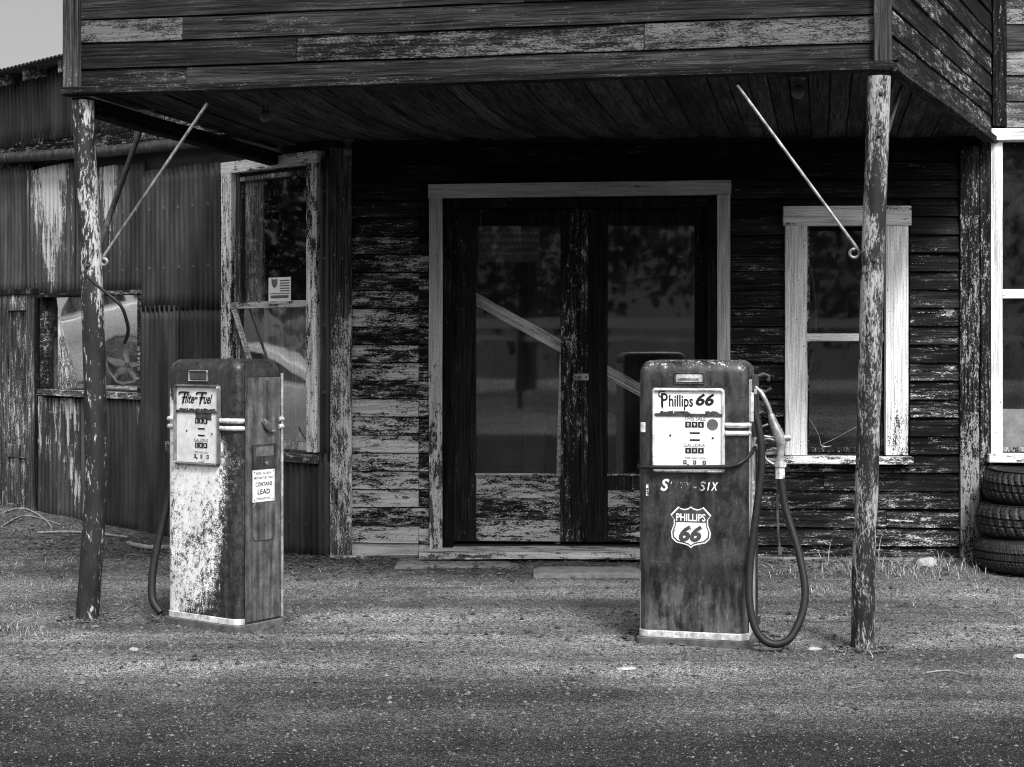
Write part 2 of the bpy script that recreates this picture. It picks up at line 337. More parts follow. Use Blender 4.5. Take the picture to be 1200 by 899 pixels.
# ------------------------------------------------------------------ mesh builder
class MB:
    def __init__(self): self.v = []; self.f = []; self.r = []; self.c = []; self.parts = []
    def add(self, vs, fs, rnd=None, cov=.5):
        b = len(self.v); self.v += [tuple(p) for p in vs]; self.parts.append((b, len(self.v), len(self.f), len(self.f) + len(fs)))
        if rnd is None: rnd = random.random()
        for q in fs: self.f.append([i + b for i in q]); self.r.append(rnd); self.c.append(cov)
        return self
    def box(self, x0, x1, y0, y1, z0, z1, cov=.5, rnd=None, jit=0.0):
        j = lambda: random.uniform(-jit, jit)
        vs = [(x + j(), y + j() * .5, z + j()) for z in (z0, z1) for (x, y) in ((x0, y0), (x1, y0), (x1, y1), (x0, y1))]
        return self.add(vs, [(3, 2, 1, 0), (4, 5, 6, 7), (0, 1, 5, 4), (1, 2, 6, 5), (2, 3, 7, 6), (3, 0, 4, 7)], rnd, cov)
    def board(self, u0, u1, y0, y1, z0, z1, cov=.5, rnd=None, lap=0.0, wob=.003, step=.25):
        """a level board built in segments, slightly warped; lap pushes its lower edge out"""
        n = max(1, int((u1 - u0) / step)); rings = []
        ph = random.uniform(0, 99)
        for i in range(n + 1):
            u = u0 + (u1 - u0) * i / n
            w = (mnoise.noise((u * 1.7, ph, 0)) ) * wob; q = mnoise.noise((u * 1.3, ph, 9)) * wob
            rings.append([(u, y0 - lap + q, z0 + w), (u, y1, z0 + w), (u, y1, z1 + w), (u, y0 + q, z1 + w)])
        return self.loft(rings, True, True, rnd, cov)
    def loft(self, rings, cap0=False, cap1=False, rnd=None, cov=.5, closed=True):
        n = len(rings[0]); vs = [p for r in rings for p in r]; fs = []
        for i in range(len(rings) - 1):
            for k in range(n if closed else n - 1):
                a, b = i * n + k, i * n + (k + 1) % n
                fs.append((a, b, b + n, a + n))
        if cap0: fs.append(tuple(range(n - 1, -1, -1)))
        if cap1: fs.append(tuple((len(rings) - 1) * n + k for k in range(n)))
        return self.add(vs, fs, rnd, cov)
    def prism(self, poly, fn, d0, d1, cov=.5, rnd=None):
        """polygon (a,b) swept between depths; fn(a,b,d) -> point"""
        return self.loft([[fn(a, b, d0) for a, b in poly], [fn(a, b, d1) for a, b in poly]], True, True, rnd, cov)
    def tube(self, pts, r, n=10, cap=True, rnd=None, cov=.5, flat=1.0):
        pts = [Vector(p) for p in pts]; rs = r if isinstance(r, (list, tuple)) else [r] * len(pts); rings = []
        up = None
        for i, p in enumerate(pts):
            t = (pts[min(i + 1, len(pts) - 1)] - pts[max(i - 1, 0)]).normalized()
            if up is None: up = t.orthogonal().normalized()
            up = (up - t * up.dot(t)).normalized(); sd = t.cross(up)
            rings.append([p + up * math.cos(2 * math.pi * k / n) * rs[i] + sd * math.sin(2 * math.pi * k / n) * rs[i] * flat for k in range(n)])
        return self.loft(rings, cap, cap, rnd, cov)
    def lathe(self, prof, n=32, fn=lambda x, y, z: (x, y, z), closed=False, rnd=None, cov=.5):
        pr = prof + [prof[0]] if closed else prof
        rings = [[fn(r * math.cos(2 * math.pi * k / n), r * math.sin(2 * math.pi * k / n), z) for k in range(n)] for r, z in pr]
        return self.loft(rings, not closed, not closed, rnd, cov)
    def build(self, name, mat, parent=None, bevel=0.0, seg=1, smooth=0.0, loc=None, rot=None):
        me = bpy.data.meshes.new(name); bm = bmesh.new()
        vs = [bm.verts.new(p) for p in self.v]
        lr = bm.faces.layers.float.new('rnd'); lc = bm.faces.layers.float.new('cov')
        for q, r, c in zip(self.f, self.r, self.c):
            try: fc = bm.faces.new([vs[i] for i in q])
            except ValueError: continue
            fc[lr] = r; fc[lc] = c
        bmesh.ops.recalc_face_normals(bm, faces=bm.faces[:])
        if bevel: bmesh.ops.bevel(bm, geom=bm.edges[:], offset=bevel, segments=seg, affect='EDGES', profile=.5, clamp_overlap=True)
        bm.to_mesh(me); bm.free()
        if smooth:
            for p in me.polygons: p.use_smooth = True
            me.set_sharp_from_angle(angle=R(smooth))
        me.materials.append(mat)
        o = bpy.data.objects.new(name, me); COL.objects.link(o)
        if parent: o.parent = parent
        if loc is not None: o.location = loc
        if rot is not None: o.rotation_euler = rot
        return o
    def build_each(self, name, mat, parent=None, **kw):
        """every piece becomes an object of its own"""
        out = []
        for lo, hi, f0, f1 in self.parts:
            q = MB(); q.v = self.v[lo:hi]; q.f = [[i - lo for i in fc] for fc in self.f[f0:f1]]; q.r = self.r[f0:f1]; q.c = self.c[f0:f1]
            out.append(q.build(name, mat, parent, **kw))
        return out
def curve(pts, n=8):
    pts = [Vector(p) for p in pts]; out = []
    for i in range(len(pts) - 1):
        a, b, c, d = pts[max(i - 1, 0)], pts[i], pts[i + 1], pts[min(i + 2, len(pts) - 1)]
        for k in range(n):
            t = k / n
            out.append(.5 * ((2 * b) + (c - a) * t + (2 * a - 5 * b + 4 * c - d) * t * t + (3 * b - a - 3 * c + d) * t ** 3))
    return out + [pts[-1]]
def tag(o, label=None, cat=None, group=None, kind=None):
    if label: o['label'] = label
    if cat: o['category'] = cat
    if group: o['group'] = group
    if kind: o['kind'] = kind
    return o
def thing(name, label, cat, loc=(0, 0, 0), rz=0.0, group=None):
    o = bpy.data.objects.new(name, None); COL.objects.link(o); o.empty_display_size = .1
    o.location = loc; o.rotation_euler = (0, 0, rz); return tag(o, label, cat, group)
FRONT = lambda x, y, z: (x, -z, y)          # lettering facing local -y
SIDE = lambda x, y, z: (z, x, y)            # lettering facing local +x
def text(mb, s, org, h, fn=FRONT, w=None, bold=0.0, shear=0.0, cov=.5, ext=.0006, sx=1.0):
    cu = bpy.data.curves.new('lettering', 'FONT'); cu.body = s; cu.size = 1.0; cu.offset = bold; cu.shear = shear; cu.resolution_u = 3
    o = bpy.data.objects.new('lettering', cu); COL.objects.link(o)
    me = bpy.data.meshes.new_from_object(o.evaluated_get(bpy.context.evaluated_depsgraph_get()))
    vs = [v.co.copy() for v in me.vertices]; fs = [tuple(p.vertices) for p in me.polygons]
    bpy.data.objects.remove(o); bpy.data.curves.remove(cu); bpy.data.meshes.remove(me)
    x0, x1 = min(v.x for v in vs), max(v.x for v in vs); k = h / .72
    kx = (w / (x1 - x0)) if w else k * sx
    out = []
    for z in (ext,):
        for v in vs:
            q = fn((v.x - (x0 + x1) / 2) * kx, (v.y - .36) * k, z); out.append((q[0] + org[0], q[1] + org[1], q[2] + org[2]))
    mb.add(out, fs, .5, cov)
def intervals(u0, u1, cuts):
    segs = [(u0, u1)]
    for a, b in cuts:
        nx = []
        for p, q in segs:
            if b <= p or a >= q: nx.append((p, q)); continue
            if a > p: nx.append((p, a))
            if b < q: nx.append((b, q))
        segs = nx
    return [s for s in segs if s[1] - s[0] > .004]
def wall_cells(mb, u0, u1, z0, z1, y0, y1, holes, cov=.5):
    zs = sorted({z0, z1, *[h[2] for h in holes], *[h[3] for h in holes]}); zs = [z for z in zs if z0 <= z <= z1]
    for a, b in zip(zs, zs[1:]):
        m = (a + b) / 2
        for p, q in intervals(u0, u1, [(h[0], h[1]) for h in holes if h[2] < m < h[3]]): mb.box(p, q, y0, y1, a, b, cov)

# ================================================================== ground
def gh(x, y):
    h = .010 * mnoise.noise((x * 1.1, y * 1.1, 3)) + .006 * mnoise.noise((x * 3.3, y * 3.3, 5)) + .004 * mnoise.noise((x * 9, y * 9, 1))
    berm = max(0, 1 - abs(y - 10.95) / .55) * .035 * (1 + mnoise.noise((x * 2, y * 2, 8)))
    lb = max(0, min(1, (y - 11.1) / 3)) * max(0, min(1, (-x - 1.6) / 2)) * .05
    return h + berm + lb - .012
xs = sorted(set([-500, -200, -80, -40, -20, -12, -8] + list(np.round(np.arange(-5.4, 5.0, .05), 3)) + [6, 8, 12, 20, 40, 80, 200, 500]))
ys = sorted(set([-500, -200, -80, -40, -20, -10, -4, 0, 3] + list(np.round(np.arange(5.0, 14.6, .05), 3)) + [16, 20, 40, 80, 200, 500]))
vs = [(float(x), float(y), gh(x, y) if 4.9 < y < 16 and -8 < x < 8 else -.012) for y in ys for x in xs]; nx = len(xs)
fs = [(j * nx + i, j * nx + i + 1, (j + 1) * nx + i + 1, (j + 1) * nx + i) for j in range(len(ys) - 1) for i in range(nx - 1)]
tag(MB().add(vs, fs).build('ground', M['ground'], smooth=80), kind='structure')

def scatter_mesh(name, base_v, base_f, pos, scl, rot, mat, squash=(1, 1, .7)):
    n = len(pos); bv = np.array(base_v, float); nv = len(bv)
    V = np.repeat(bv[None], n, 0) * (1 + rng.uniform(-.35, .35, (n, nv, 3)))
    V *= np.array(squash) * np.asarray(scl)[:, None, None]
    c, s = np.cos(rot)[:, None], np.sin(rot)[:, None]
    X = V[..., 0] * c - V[..., 1] * s; Y = V[..., 0] * s + V[..., 1] * c
    V = np.stack([X, Y, V[..., 2]], -1) + np.asarray(pos)[:, None, :]
    Fc = (np.array(base_f)[None] + (np.arange(n) * nv)[:, None, None]).reshape(-1, len(base_f[0]))
    me = bpy.data.meshes.new(name); me.from_pydata(V.reshape(-1, 3), [], Fc.tolist())
    at = me.attributes.new('rnd', 'FLOAT', 'FACE'); at.data.foreach_set('value', np.repeat(rng.random(n), len(base_f)).astype(np.float32))
    me.materials.append(mat); o = bpy.data.objects.new(name, me); COL.objects.link(o); return o
OCT_V = [(1, 0, 0), (-1, 0, 0), (0, 1, 0), (0, -1, 0), (0, 0, 1), (0, 0, -1)]
OCT_F = [(0, 2, 4), (2, 1, 4), (1, 3, 4), (3, 0, 4), (2, 0, 5), (1, 2, 5), (3, 1, 5), (0, 3, 5)]
N = 60000
yy = 1 / rng.uniform(1 / 12.2, 1 / 5.4, N); xx = rng.uniform(-.36, .36, N) * yy
sz = np.clip(rng.lognormal(math.log(.0046), .62, N), .0020, .026)
sz *= np.clip(.30 + (yy - 5.6) * .22, .30, .82)
pos = np.array([(x, y, gh(x, y) + s * .15) for x, y, s in zip(xx, yy, sz)])
fx = []; fsz = []
for (ax, ay), rot_, w_, d_ in (((-1.66, 8.72), R(-36), .58, .37), ((.91, 8.14), R(-15), .58, .37)):
    for _ in range(900):
        e_ = random.random(); sd_ = random.randrange(4); off = abs(random.gauss(0, .035)) + .005
        lx, ly = ((e_ - .5) * w_, -off) if sd_ == 0 else ((e_ - .5) * w_, d_ + off) if sd_ == 1 else (-w_ / 2 - off, e_ * d_) if sd_ == 2 else (w_ / 2 + off, e_ * d_)
        fx.append((ax + lx * math.cos(rot_) - ly * math.sin(rot_), ay + lx * math.sin(rot_) + ly * math.cos(rot_))); fsz.append(random.uniform(.002, .009))
for ax, ay in ((-2.315, 8.85), (1.727, 7.98)):
    for _ in range(420):
        a_ = random.uniform(0, 6.28); r_ = .06 + abs(random.gauss(0, .05)); fx.append((ax + r_ * math.cos(a_), ay + r_ * math.sin(a_))); fsz.append(random.uniform(.002, .010))
pos = np.vstack([pos, np.array([(x, y, gh(x, y) + .004) for x, y in fx])]); sz = np.concatenate([sz, np.array(fsz)]); N = len(sz)
tag(scatter_mesh('gravel', OCT_V, OCT_F, pos, sz, rng.uniform(0, 6.28, N), M['pebble']), 'loose grey gravel scattered over the forecourt', 'gravel', kind='stuff')

def rock(px, py, wpx, label, mat='stone', sq=.5):
    s = (py - HOR) / H; p = P(px, py, s); r = wpx / s / 2
    bm = bmesh.new(); bmesh.ops.create_icosphere(bm, subdivisions=3, radius=1)
    sd = random.uniform(0, 99); m = MB()
    for v in bm.verts:
        k = 1 + .35 * mnoise.noise((v.co.x * 1.2 + sd, v.co.y * 1.2, v.co.z * 1.2)) + .15 * mnoise.noise((v.co.x * 4 + sd, v.co.y * 4, v.co.z * 4)); v.co *= k * r
        v.co.z *= sq; v.co.y *= .75
    bm.verts.index_update(); m.add([v.co.copy() for v in bm.verts], [[v.index for v in f.verts] for f in bm.faces]); bm.free()
    o = m.build('rock', M[mat], loc=(p.x, p.y + r * .6, gh(p.x, p.y) + r * sq * .35), smooth=50)
    tag(o, label, 'rock', 'rocks on the gravel')
rock(1089, 665, 26, 'pale rounded rock lying by the wall below the white window')
rock(955, 760, 17, 'pale flat stone by the lower loop of the pump hose', sq=.3)
rock(156, 760, 11, 'small pale stone in front of the leaning post')
rock(647, 788, 9, 'small dark stone on the gravel between the two pumps', 'bark', sq=.6)
rock(373, 798, 12, 'dark flat clod on the gravel right of the white pump', 'bark', sq=.3)
rock(735, 783, 22, 'thin pale stone flake in front of the dark pump', sq=.12)
rock(1200, 770, 22, 'pale stone at the gravel edge nearest the tyres', sq=.3)

# grass
blades = []
def clump(x, y, n, h, spread, lean=1.0):
    for _ in range(n):
        a = random.uniform(0, 6.28); r = spread * random.random() ** .7
        bx, by = x + math.cos(a) * r, y + math.sin(a) * r * .7; hh = h * random.uniform(.35, 1.1); b = random.uniform(0, 6.28); l = (hh + .02) * random.uniform(.2, .9) * lean
        blades.append((bx, by, hh, b, l, random.uniform(.0012, .0026) * (1 + 3.5 * hh)))
def pix(px, py): s = (py - HOR) / H; return (px - CX) / s, F / s
for px, py, n, h, sp in [(985, 655, 34, .34, .12), (975, 660, 14, .24, .1), (1055, 655, 16, .3, .1), (1000, 668, 40, .12, .25), (1045, 660, 22, .26, .16), (1075, 672, 110, .11, .35), (1110, 668, 120, .10, .3), (950, 672, 90, .09, .35), (1030, 668, 120, .12, .3), (1000, 690, 90, .06, .4), (1180, 690, 40, .05, .4),
                         (20, 735, 40, .06, .15), (42, 742, 60, .07, .14), (350, 670, 30, .05, .2), (120, 640, 60, .06, .5), (60, 625, 60, .06, .5), (30, 660, 60, .05, .5), (605, 668, 50, .05, .12), (1030, 755, 40, .05, .12), (985, 765, 40, .04, .2), (90, 680, 60, .04, .5),
                         (1150, 720, 60, .04, .6), (1080, 720, 60, .03, .6)]:
    x, y = pix(px, py); clump(x, y, n, h, sp)
for _ in range(1500):
    px = random.uniform(0, 1200); x, y = pix(px, random.uniform(640, 700) if px > 400 else random.uniform(612, 720))
    clump(x, y, random.randint(3, 14), random.uniform(.008, .035), .10, 2.6)
m = MB()
for bx, by, hh, b, l, w in blades:
    z0 = gh(bx, by) - .005; dx, dy = math.cos(b), math.sin(b); rn = random.random(); pts = []
    for k in range(4):
        t = k / 3; q = w * (1 - t * .85); le = l * (.45 if hh > .15 else 1); cx, cy, cz = bx + dx * le * t * t, by + dy * le * t * t, z0 + hh * (t - .25 * t * t)
        pts += [(cx - dy * q, cy + dx * q, cz), (cx + dy * q, cy - dx * q, cz)]
    m.add(pts, [(0, 1, 3, 2), (2, 3, 5, 4), (4, 5, 7, 6)], rn)
tag(m.build('dry_grass', M['straw']), 'sparse dry grass growing along the wall foot and post bases', 'grass', kind='stuff')
LV = [(1, 0, .1), (0, .5, -.1), (-1, 0, .15), (0, -.5, 0)]
N = 8000; pl = []
while len(pl) < N:
    px = random.uniform(-10, 1200); yb = random.gauss(655, 9) if px > 330 else random.gauss(608 + px * .14 + 12, 14)
    if px > 1120 or yb < (605 if px < 330 else 640): continue
    x, y = pix(px, yb); pl.append((x, y, gh(x, y) + random.uniform(.0, .02)))
for x, y in fx[:1800:3] + fx[1800::2]: pl.append((x + random.gauss(0, .02), y + random.gauss(0, .02), gh(x, y) + random.uniform(.0, .012)))
N = len(pl)
tag(scatter_mesh('leaf_litter', LV, [(0, 1, 2, 3)], pl, rng.uniform(.006, .026, N), rng.uniform(0, 6.28, N), M['litter'], (1, 1, 1.2)), 'dead leaves and bark crumbs gathered along the wall foot', 'leaf litter', kind='stuff')
for pts, r, lab in [([(5, 607), (28, 603), (50, 612), (60, 622)], .008, 'curved dry branch lying by the panel door'), ([(2, 620), (30, 610), (70, 618)], .006, 'thin straight stick lying by the panel door'), ([(44, 628), (95, 627), (150, 632)], .010, 'long pale stick lying before the corrugated wall'),
                    ([(150, 640), (175, 644), (200, 643)], .018, 'short pale plank end lying behind the white pump'), ([(1085, 788), (1110, 784), (1140, 790)], .004, 'pale bent straw twig on the gravel right of the post')]:
    w = []
    for px, py in pts: x, y = pix(px, py); w.append((x, y, gh(x, y) + r * 1.1 + .004))
    tag(MB().tube(curve(w, 6), r, 6).build('stick', M['wood_raw'], smooth=60), lab, 'stick', 'sticks on the ground')

# ================================================================== shop building
shop = thing('shop_building', 'old wooden shop with peeling clapboards, glazed double doors and white framed windows', 'building', MW.o, MW.rz)
UL, UR = MW.u(388), MW.u(1460)
ZT = 5.2
door = MW.rect(519, 233, 840, 640); win = MW.rect(945, 265, 1037, 531); bay = MW.rect(1173, 168, 1330, 530)
holes = [door, win, bay]
m = MB(); wall_cells(m, UL, UR, -.1, ZT, .03, .13, holes); m.build('sheathing', M['black'], shop)
# dark empty room behind the openings
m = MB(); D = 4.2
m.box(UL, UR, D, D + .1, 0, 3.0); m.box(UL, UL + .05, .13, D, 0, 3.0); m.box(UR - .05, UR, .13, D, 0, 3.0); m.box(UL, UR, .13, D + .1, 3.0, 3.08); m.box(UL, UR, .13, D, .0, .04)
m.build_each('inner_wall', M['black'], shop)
# clapboards
covL = [.06, .06, .08, .12, .20, .32, .40, .42, .36, .46, .36, .44, .54, .40, .54, .48, .56, .50, .54, .58, .52, .62, .76, .60]  # peeled rows; thinner paint towards the top also puts porch shade into the colour
m = MB(); bh = .1235; rows = int(2.9 / bh)
zt = MW.z(450, 172)
uj = MW.u(491); e = 0.002
oc = [(MW.u(503), MW.u(855), -1, MW.z(680, 212)), (MW.u(919), MW.u(1066), MW.z(990, 543), MW.z(990, 242)), (MW.u(1124), UR, -1, 9)]
for i in range(int((zt - 0) / bh) + 1):
    z1 = zt - i * bh; z0 = z1 - bh + .006
    if z1 < .03: break
    z0 = max(z0, -.05); mid = (z0 + z1) / 2
    for p, q in intervals(MW.u(412), MW.u(1124), [(a, b) for a, b, c, d in oc if c < mid < d]):
        cuts = [uj] if p < uj < q and q < MW.u(520) and i % 7 != 6 else ([random.uniform(p + .3, q - .3)] if q - p > 1.2 and random.random() < .4 else [])
        ed = [p] + cuts + [q]
        for a, b in zip(ed, ed[1:]):
            xm = (a + b) / 2
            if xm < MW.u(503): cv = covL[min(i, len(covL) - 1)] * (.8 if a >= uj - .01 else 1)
            else: cv = [.04, .05, .06, .08, .10, .13, .16, .20, .18, .24, .20, .25, .27, .23, .30, .25, .32, .28, .26, .32, .29, .32, .30, .28][min(i, 23)] * random.uniform(.85, 1.15)  # right-hand rows: upper boards barer, porch shade worked into the paint cover
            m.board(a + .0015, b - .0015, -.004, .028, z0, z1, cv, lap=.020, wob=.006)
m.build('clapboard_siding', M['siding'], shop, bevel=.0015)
# upper wall above the porch and over the right window
m = MB(); z = MW.z(1180, 150)
uo = MW.u(1178)
i = 0
while z < ZT - .1:
    m.board(uo, UR, -.03, .028, z, z + .17, [.5, .36, .46, .2, .5, .4, .3, .4][i % 8], lap=.012, wob=.005); z += .173; i += 1
m.build('upper_siding', M['upper'], shop, bevel=.0015)
m = MB(); m.box(MW.u(1161), MW.u(1177), -.06, .028, MW.z(1180, 149), ZT, .22); m.build('corner_board', M['dark_v'], shop, bevel=.003)
def vboard(name, x0, x1, ytop, ybot, mat, cov, y0=-.035, y1=.03, bev=.003):
    u0, u1 = MW.u(x0), MW.u(x1); xm = (x0 + x1) / 2
    m = MB(); za, zb = MW.z(xm, ybot), MW.z(xm, ytop); n = 12
    covs = cov if isinstance(cov, list) else [cov]
    rn = random.random(); k = max(n, len(covs)); rings = []
    w = lambda t, a: mnoise.noise((t * 2.1, a, rn * 50)) * .003
    prev = None
    for i in range(k + 1):
        z = zb + (za - zb) * i / k
        ring = [(u0 + w(z, 1), y0 + w(z, 3), z), (u1 + w(z, 2), y0 + w(z, 3), z), (u1 + w(z, 2), y1, z), (u0 + w(z, 1), y1, z)]
        rings.append(ring)
    for i in range(k):
        c = covs[min(len(covs) - 1, int(i * len(covs) / k))]
        m.loft([rings[i], rings[i + 1]], i == 0, i == k - 1, rn, c)
    o = m.build(name, M[mat], shop)
    return o
def weld(o):
    bm = bmesh.new(); bm.from_mesh(o.data); bmesh.ops.remove_doubles(bm, verts=bm.verts[:], dist=.0003); bmesh.ops.recalc_face_normals(bm, faces=bm.faces[:]); bm.to_mesh(o.data); bm.free(); return o
weld(vboard('corner_board', 388, 413, 174, 651, 'board_v', [.20, .22, .2, .26, .34, .42, .44, .44, .46, .44, .44, .36], -.045))
weld(vboard('corner_board', 1124, 1146, 172, 657, 'dark_v', [.22, .28, .36, .36, .34, .36, .44, .44, .5, .6, .7, .6], -.04))
weld(vboard('corner_board', 1147, 1158, 166, 655, 'dark_v', [.28, .3, .3, .34, .36, .4, .45], -.05))
# door casing
df = bpy.data.objects.new('door_frame', None); COL.objects.link(df); df.parent = shop
def reparent(o, p): o.parent = p; return o
reparent(weld(vboard('jamb_casing', 503.5, 519, 233, 642, 'grey_v', [.9, .9, .9, .9, .9, .85, .8, .62, .52, .5, .5, .48], -.05)), df)
reparent(weld(vboard('jamb_casing', 840, 855, 229, 642, 'grey_v', .88, -.05)), df)
m = MB(); u0, u1 = MW.u(502.5), MW.u(856); n = 10
m.loft([[(u0 + (u1 - u0) * i / n, -.058, MW.z(503 + 353 * i / n, 233 - 4.5 * i / n)), (u0 + (u1 - u0) * i / n, .03, MW.z(503 + 353 * i / n, 233 - 4.5 * i / n)),
         (u0 + (u1 - u0) * i / n, .03, MW.z(503 + 353 * i / n, 217 - 5 * i / n)), (u0 + (u1 - u0) * i / n, -.058, MW.z(503 + 353 * i / n, 217 - 5 * i / n))] for i in range(n + 1)], True, True, .3, .80)
m.build('head_casing', M['grey_h'], df)
m = MB()
for a, b in ((519.2, 531), (829, 839.8)): m.box(MW.u(a), MW.u(b), -.02, .13, .02, MW.z(680, 232), .1)
m.box(MW.u(519.2), MW.u(839.8), -.02, .13, MW.z(680, 243), MW.z(680, 232) - .003, .1)
m.build_each('reveal', M['dark_v'], df, bevel=.004)
# doors
def leaf(x0, x1, gx0, gx1, kick_top, covk, cov_st):
    root = bpy.data.objects.new('door', None); COL.objects.link(root); root.parent = shop
    zb, zt_ = MW.z(650, 636), MW.z(650, 244); gt, gb = MW.z(650, 264), MW.z(650, 557)
    U = MW.u; m = MB(); ya, yb = .045, .09
    m.box(U(x0), U(gx0), ya, yb, zb, zt_, cov_st[0]); m.box(U(gx1), U(x1), ya, yb, zb, zt_, cov_st[1])
    m.box(U(gx0) + .001, U(gx1) - .001, ya + .002, yb, gt, zt_, .08); kt = MW.z(650, kick_top)
    m.box(U(gx0) + .001, U(gx1) - .001, ya + .002, yb, kt, gb, .2 if kick_top > 562 else .5)
    m.build_each('stile', M['dark_v'], root, bevel=.003)
    m = MB(); nb = 3; zk0 = zb; hh = (kt - zk0) / nb
    for i in range(nb): m.board(U(gx0) + .002, U(gx1) - .002, ya + .012, yb - .005, zk0 + hh * i + .001, zk0 + hh * (i + 1) - .001, covk[i], wob=.001)
    m.build('kick_panel', M['dark_h'], root, bevel=.002)
    m = MB(); m.box(U(gx0) + .002, U(gx1) - .002, ya + .018, ya + .024, gb + .001, gt - .001); m.build('pane', M['glass_door'], root)
    m = MB()
    m.box(U(gx0) - .002, U(gx1) + .002, ya - .008, ya + .016, gb - .006, gb + .008, .62)
    m.build('glass_bead', M['dark_h'], root, bevel=.002)
    return root
d1 = leaf(531, 683, 557, 657, 560, [.46, .38, .54], [.10, .26])
d2 = leaf(684, 829, 712, 815, 575, [.32, .42, .54], [.12, .10])
m = MB(); m.box(MW.u(681), MW.u(689), .03, .046, MW.z(650, 634), MW.z(650, 246), .26); m.build('astragal', M['dark_v'], d1, bevel=.003)
m = MB(); m.box(MW.u(672), MW.u(690), .022, .030, MW.z(650, 446), MW.z(650, 438)); hs = m.build('hasp', M['galv'], d1, bevel=.002)
m = MB(); zz = MW.z(650, 442)
for x in (674, 687): m.lathe([(.007, 0), (.007, .006), (.003, .008)], 10, lambda a, b, c, x=x: (MW.u(x) + a, .022 - c, zz + b))
m.lathe([(.011, 0), (.011, .012)], 12, lambda a, b, c: (MW.u(679) + a, .021 - c, zz + b)); m.build_each('lock', M['rust_dark'], d1)
# threshold
m = MB(); n = 24
for i, (xa, xb, y0, y1, cv) in enumerate([(495, 846, 638, 648, .55)]):
    rings = []
    for k in range(n + 1):
        t = k / n; x = xa + (xb - xa) * t; arch = math.sin(math.pi * min(1, t * 1.05)) * .012 + .003 * mnoise.noise((t * 9, 0, 0)); u = MW.u(x)
        rings.append([(u, -.22, .035 + arch), (u, .04, .05 + arch), (u, .04, .09 + arch), (u, -.22 + .006 * mnoise.noise((t * 14, 5, 0)), .078 + arch)])
    m.loft(rings, True, True, .2, cv)
m.build('threshold', M['board_h'], shop)
m = MB(); m.board(MW.u(388), MW.u(500), -.06, .0, -.03, MW.z(400, 650), .35); m.board(MW.u(846), MW.u(1124), -.035, -.01, -.03, MW.z(900, 652), .15); m.build_each('sill_beam', M['board_h'], shop, bevel=.004)
# white framed window
def sash_window(parent, fr, rc, casing, rail_y, gl='glass', cov=.85, mats=('white_v', 'white_h'), rail=(9,)):
    root = bpy.data.objects.new('window', None); COL.objects.link(root); root.parent = parent
    x0, y0, x1, y1 = rc
    return root
w = bpy.data.objects.new('window', None); COL.objects.link(w); w.parent = shop
reparent(weld(vboard('casing', 919.5, 945, 265, 533, 'white_v', [.82, .8, .8, .8, .8, .78, .78, .76, .74, .7], -.04)), w)
reparent(weld(vboard('casing', 1037, 1063, 265, 533, 'white_v', [.82, .8, .8, .8, .84, .86, .86, .84, .78, .70, .62], -.04)), w)
m = MB(); m.board(MW.u(917), MW.u(1066.5), -.05, .03, MW.z(990, 265) + .001, MW.z(990, 242), .72, wob=.002); m.build('casing', M['white_h'], w, bevel=.003)
m = MB(); m.board(MW.u(911), MW.u(1067), -.11, .05, MW.z(990, 543), MW.z(990, 534), .52, wob=.004); m.build('sill', M['white_h'], w, bevel=.004)
m = MB(); U = MW.u
for xa, xb in ((945.3, 949), (1033, 1036.8)): m.box(U(xa), U(xb), .02, .07, win[2] + .002, win[3] - .002, .35)
m.box(U(949), U(1033), .022, .068, MW.z(990, 270), win[3] - .002, .2); m.box(U(949), U(1033), .022, .068, win[2] + .002, MW.z(990, 525), .3)
m.build_each('sash', M['dark_v'], w, bevel=.003)
m = MB(); m.board(U(945.5), U(1036.5), .008, .06, MW.z(990, 400), MW.z(990, 391), .78, wob=.002); m.build('meeting_rail', M['white_h'], w, bevel=.003)
m = MB(); m.box(U(949), U(1033), .045, .05, MW.z(990, 391), MW.z(990, 270)); m.build('pane', M['glass'], w)
m = MB(); m.box(U(949), U(1033), .035, .04, MW.z(990, 525), MW.z(990, 400)); m.build('pane', M['glass'], w)
m = MB()
def crack(pts, y, fr=MW, r=.0022): m.tube([(fr.u(a), y, fr.z(a, b)) for a, b in pts], r, 5)
crack([(947, 487), (955, 500), (961, 512), (963, 523)], .034); crack([(963, 522), (980, 514), (1000, 503), (1012, 497)], .034, r=.0016); crack([(963, 523), (970, 524), (975, 523)], .034, r=.003)
m.build_each('cracked_edge', M['galv'], w)
# right-hand window
w = bpy.data.objects.new('window', None); COL.objects.link(w); w.parent = shop
reparent(weld(vboard('casing', 1159, 1172.5, 167, 531, 'white_v', [.95, .95, .95, .92, .95, .95, .9, .85, .78, .66], -.055)), w)
reparent(weld(vboard('casing', 1330, 1350, 167, 531, 'white_v', .9, -.055)), w)
m = MB(); m.board(MW.u(1158), MW.u(1352), -.09, .03, MW.z(1180, 166), MW.z(1180, 152), .78, wob=.004); m.build('head_casing', M['white_h'], w, bevel=.004)
m = MB(); m.board(MW.u(1154), MW.u(1352), -.12, .05, MW.z(1180, 541), MW.z(1180, 531), .6, wob=.004); m.build('sill', M['white_h'], w, bevel=.004)
m = MB(); m.board(MW.u(1173), MW.u(1330), .0, .06, MW.z(1180, 350), MW.z(1180, 339), .70, wob=.002); m.build('meeting_rail', M['white_h'], w, bevel=.003)
m = MB(); m.box(U(1173.3), U(1176), .02, .07, bay[2], bay[3], .3); m.box(U(1176), U(1329), .022, .07, bay[3] - .02, bay[3] - .001, .3); m.box(U(1176), U(1329), .022, .07, bay[2] + .001, bay[2] + .03, .5); m.build_each('sash', M['dark_v'], w, bevel=.002)
m = MB(); m.box(U(1176), U(1330), .045, .05, MW.z(1180, 339), bay[3] - .02); m.build('pane', M['glass'], w)
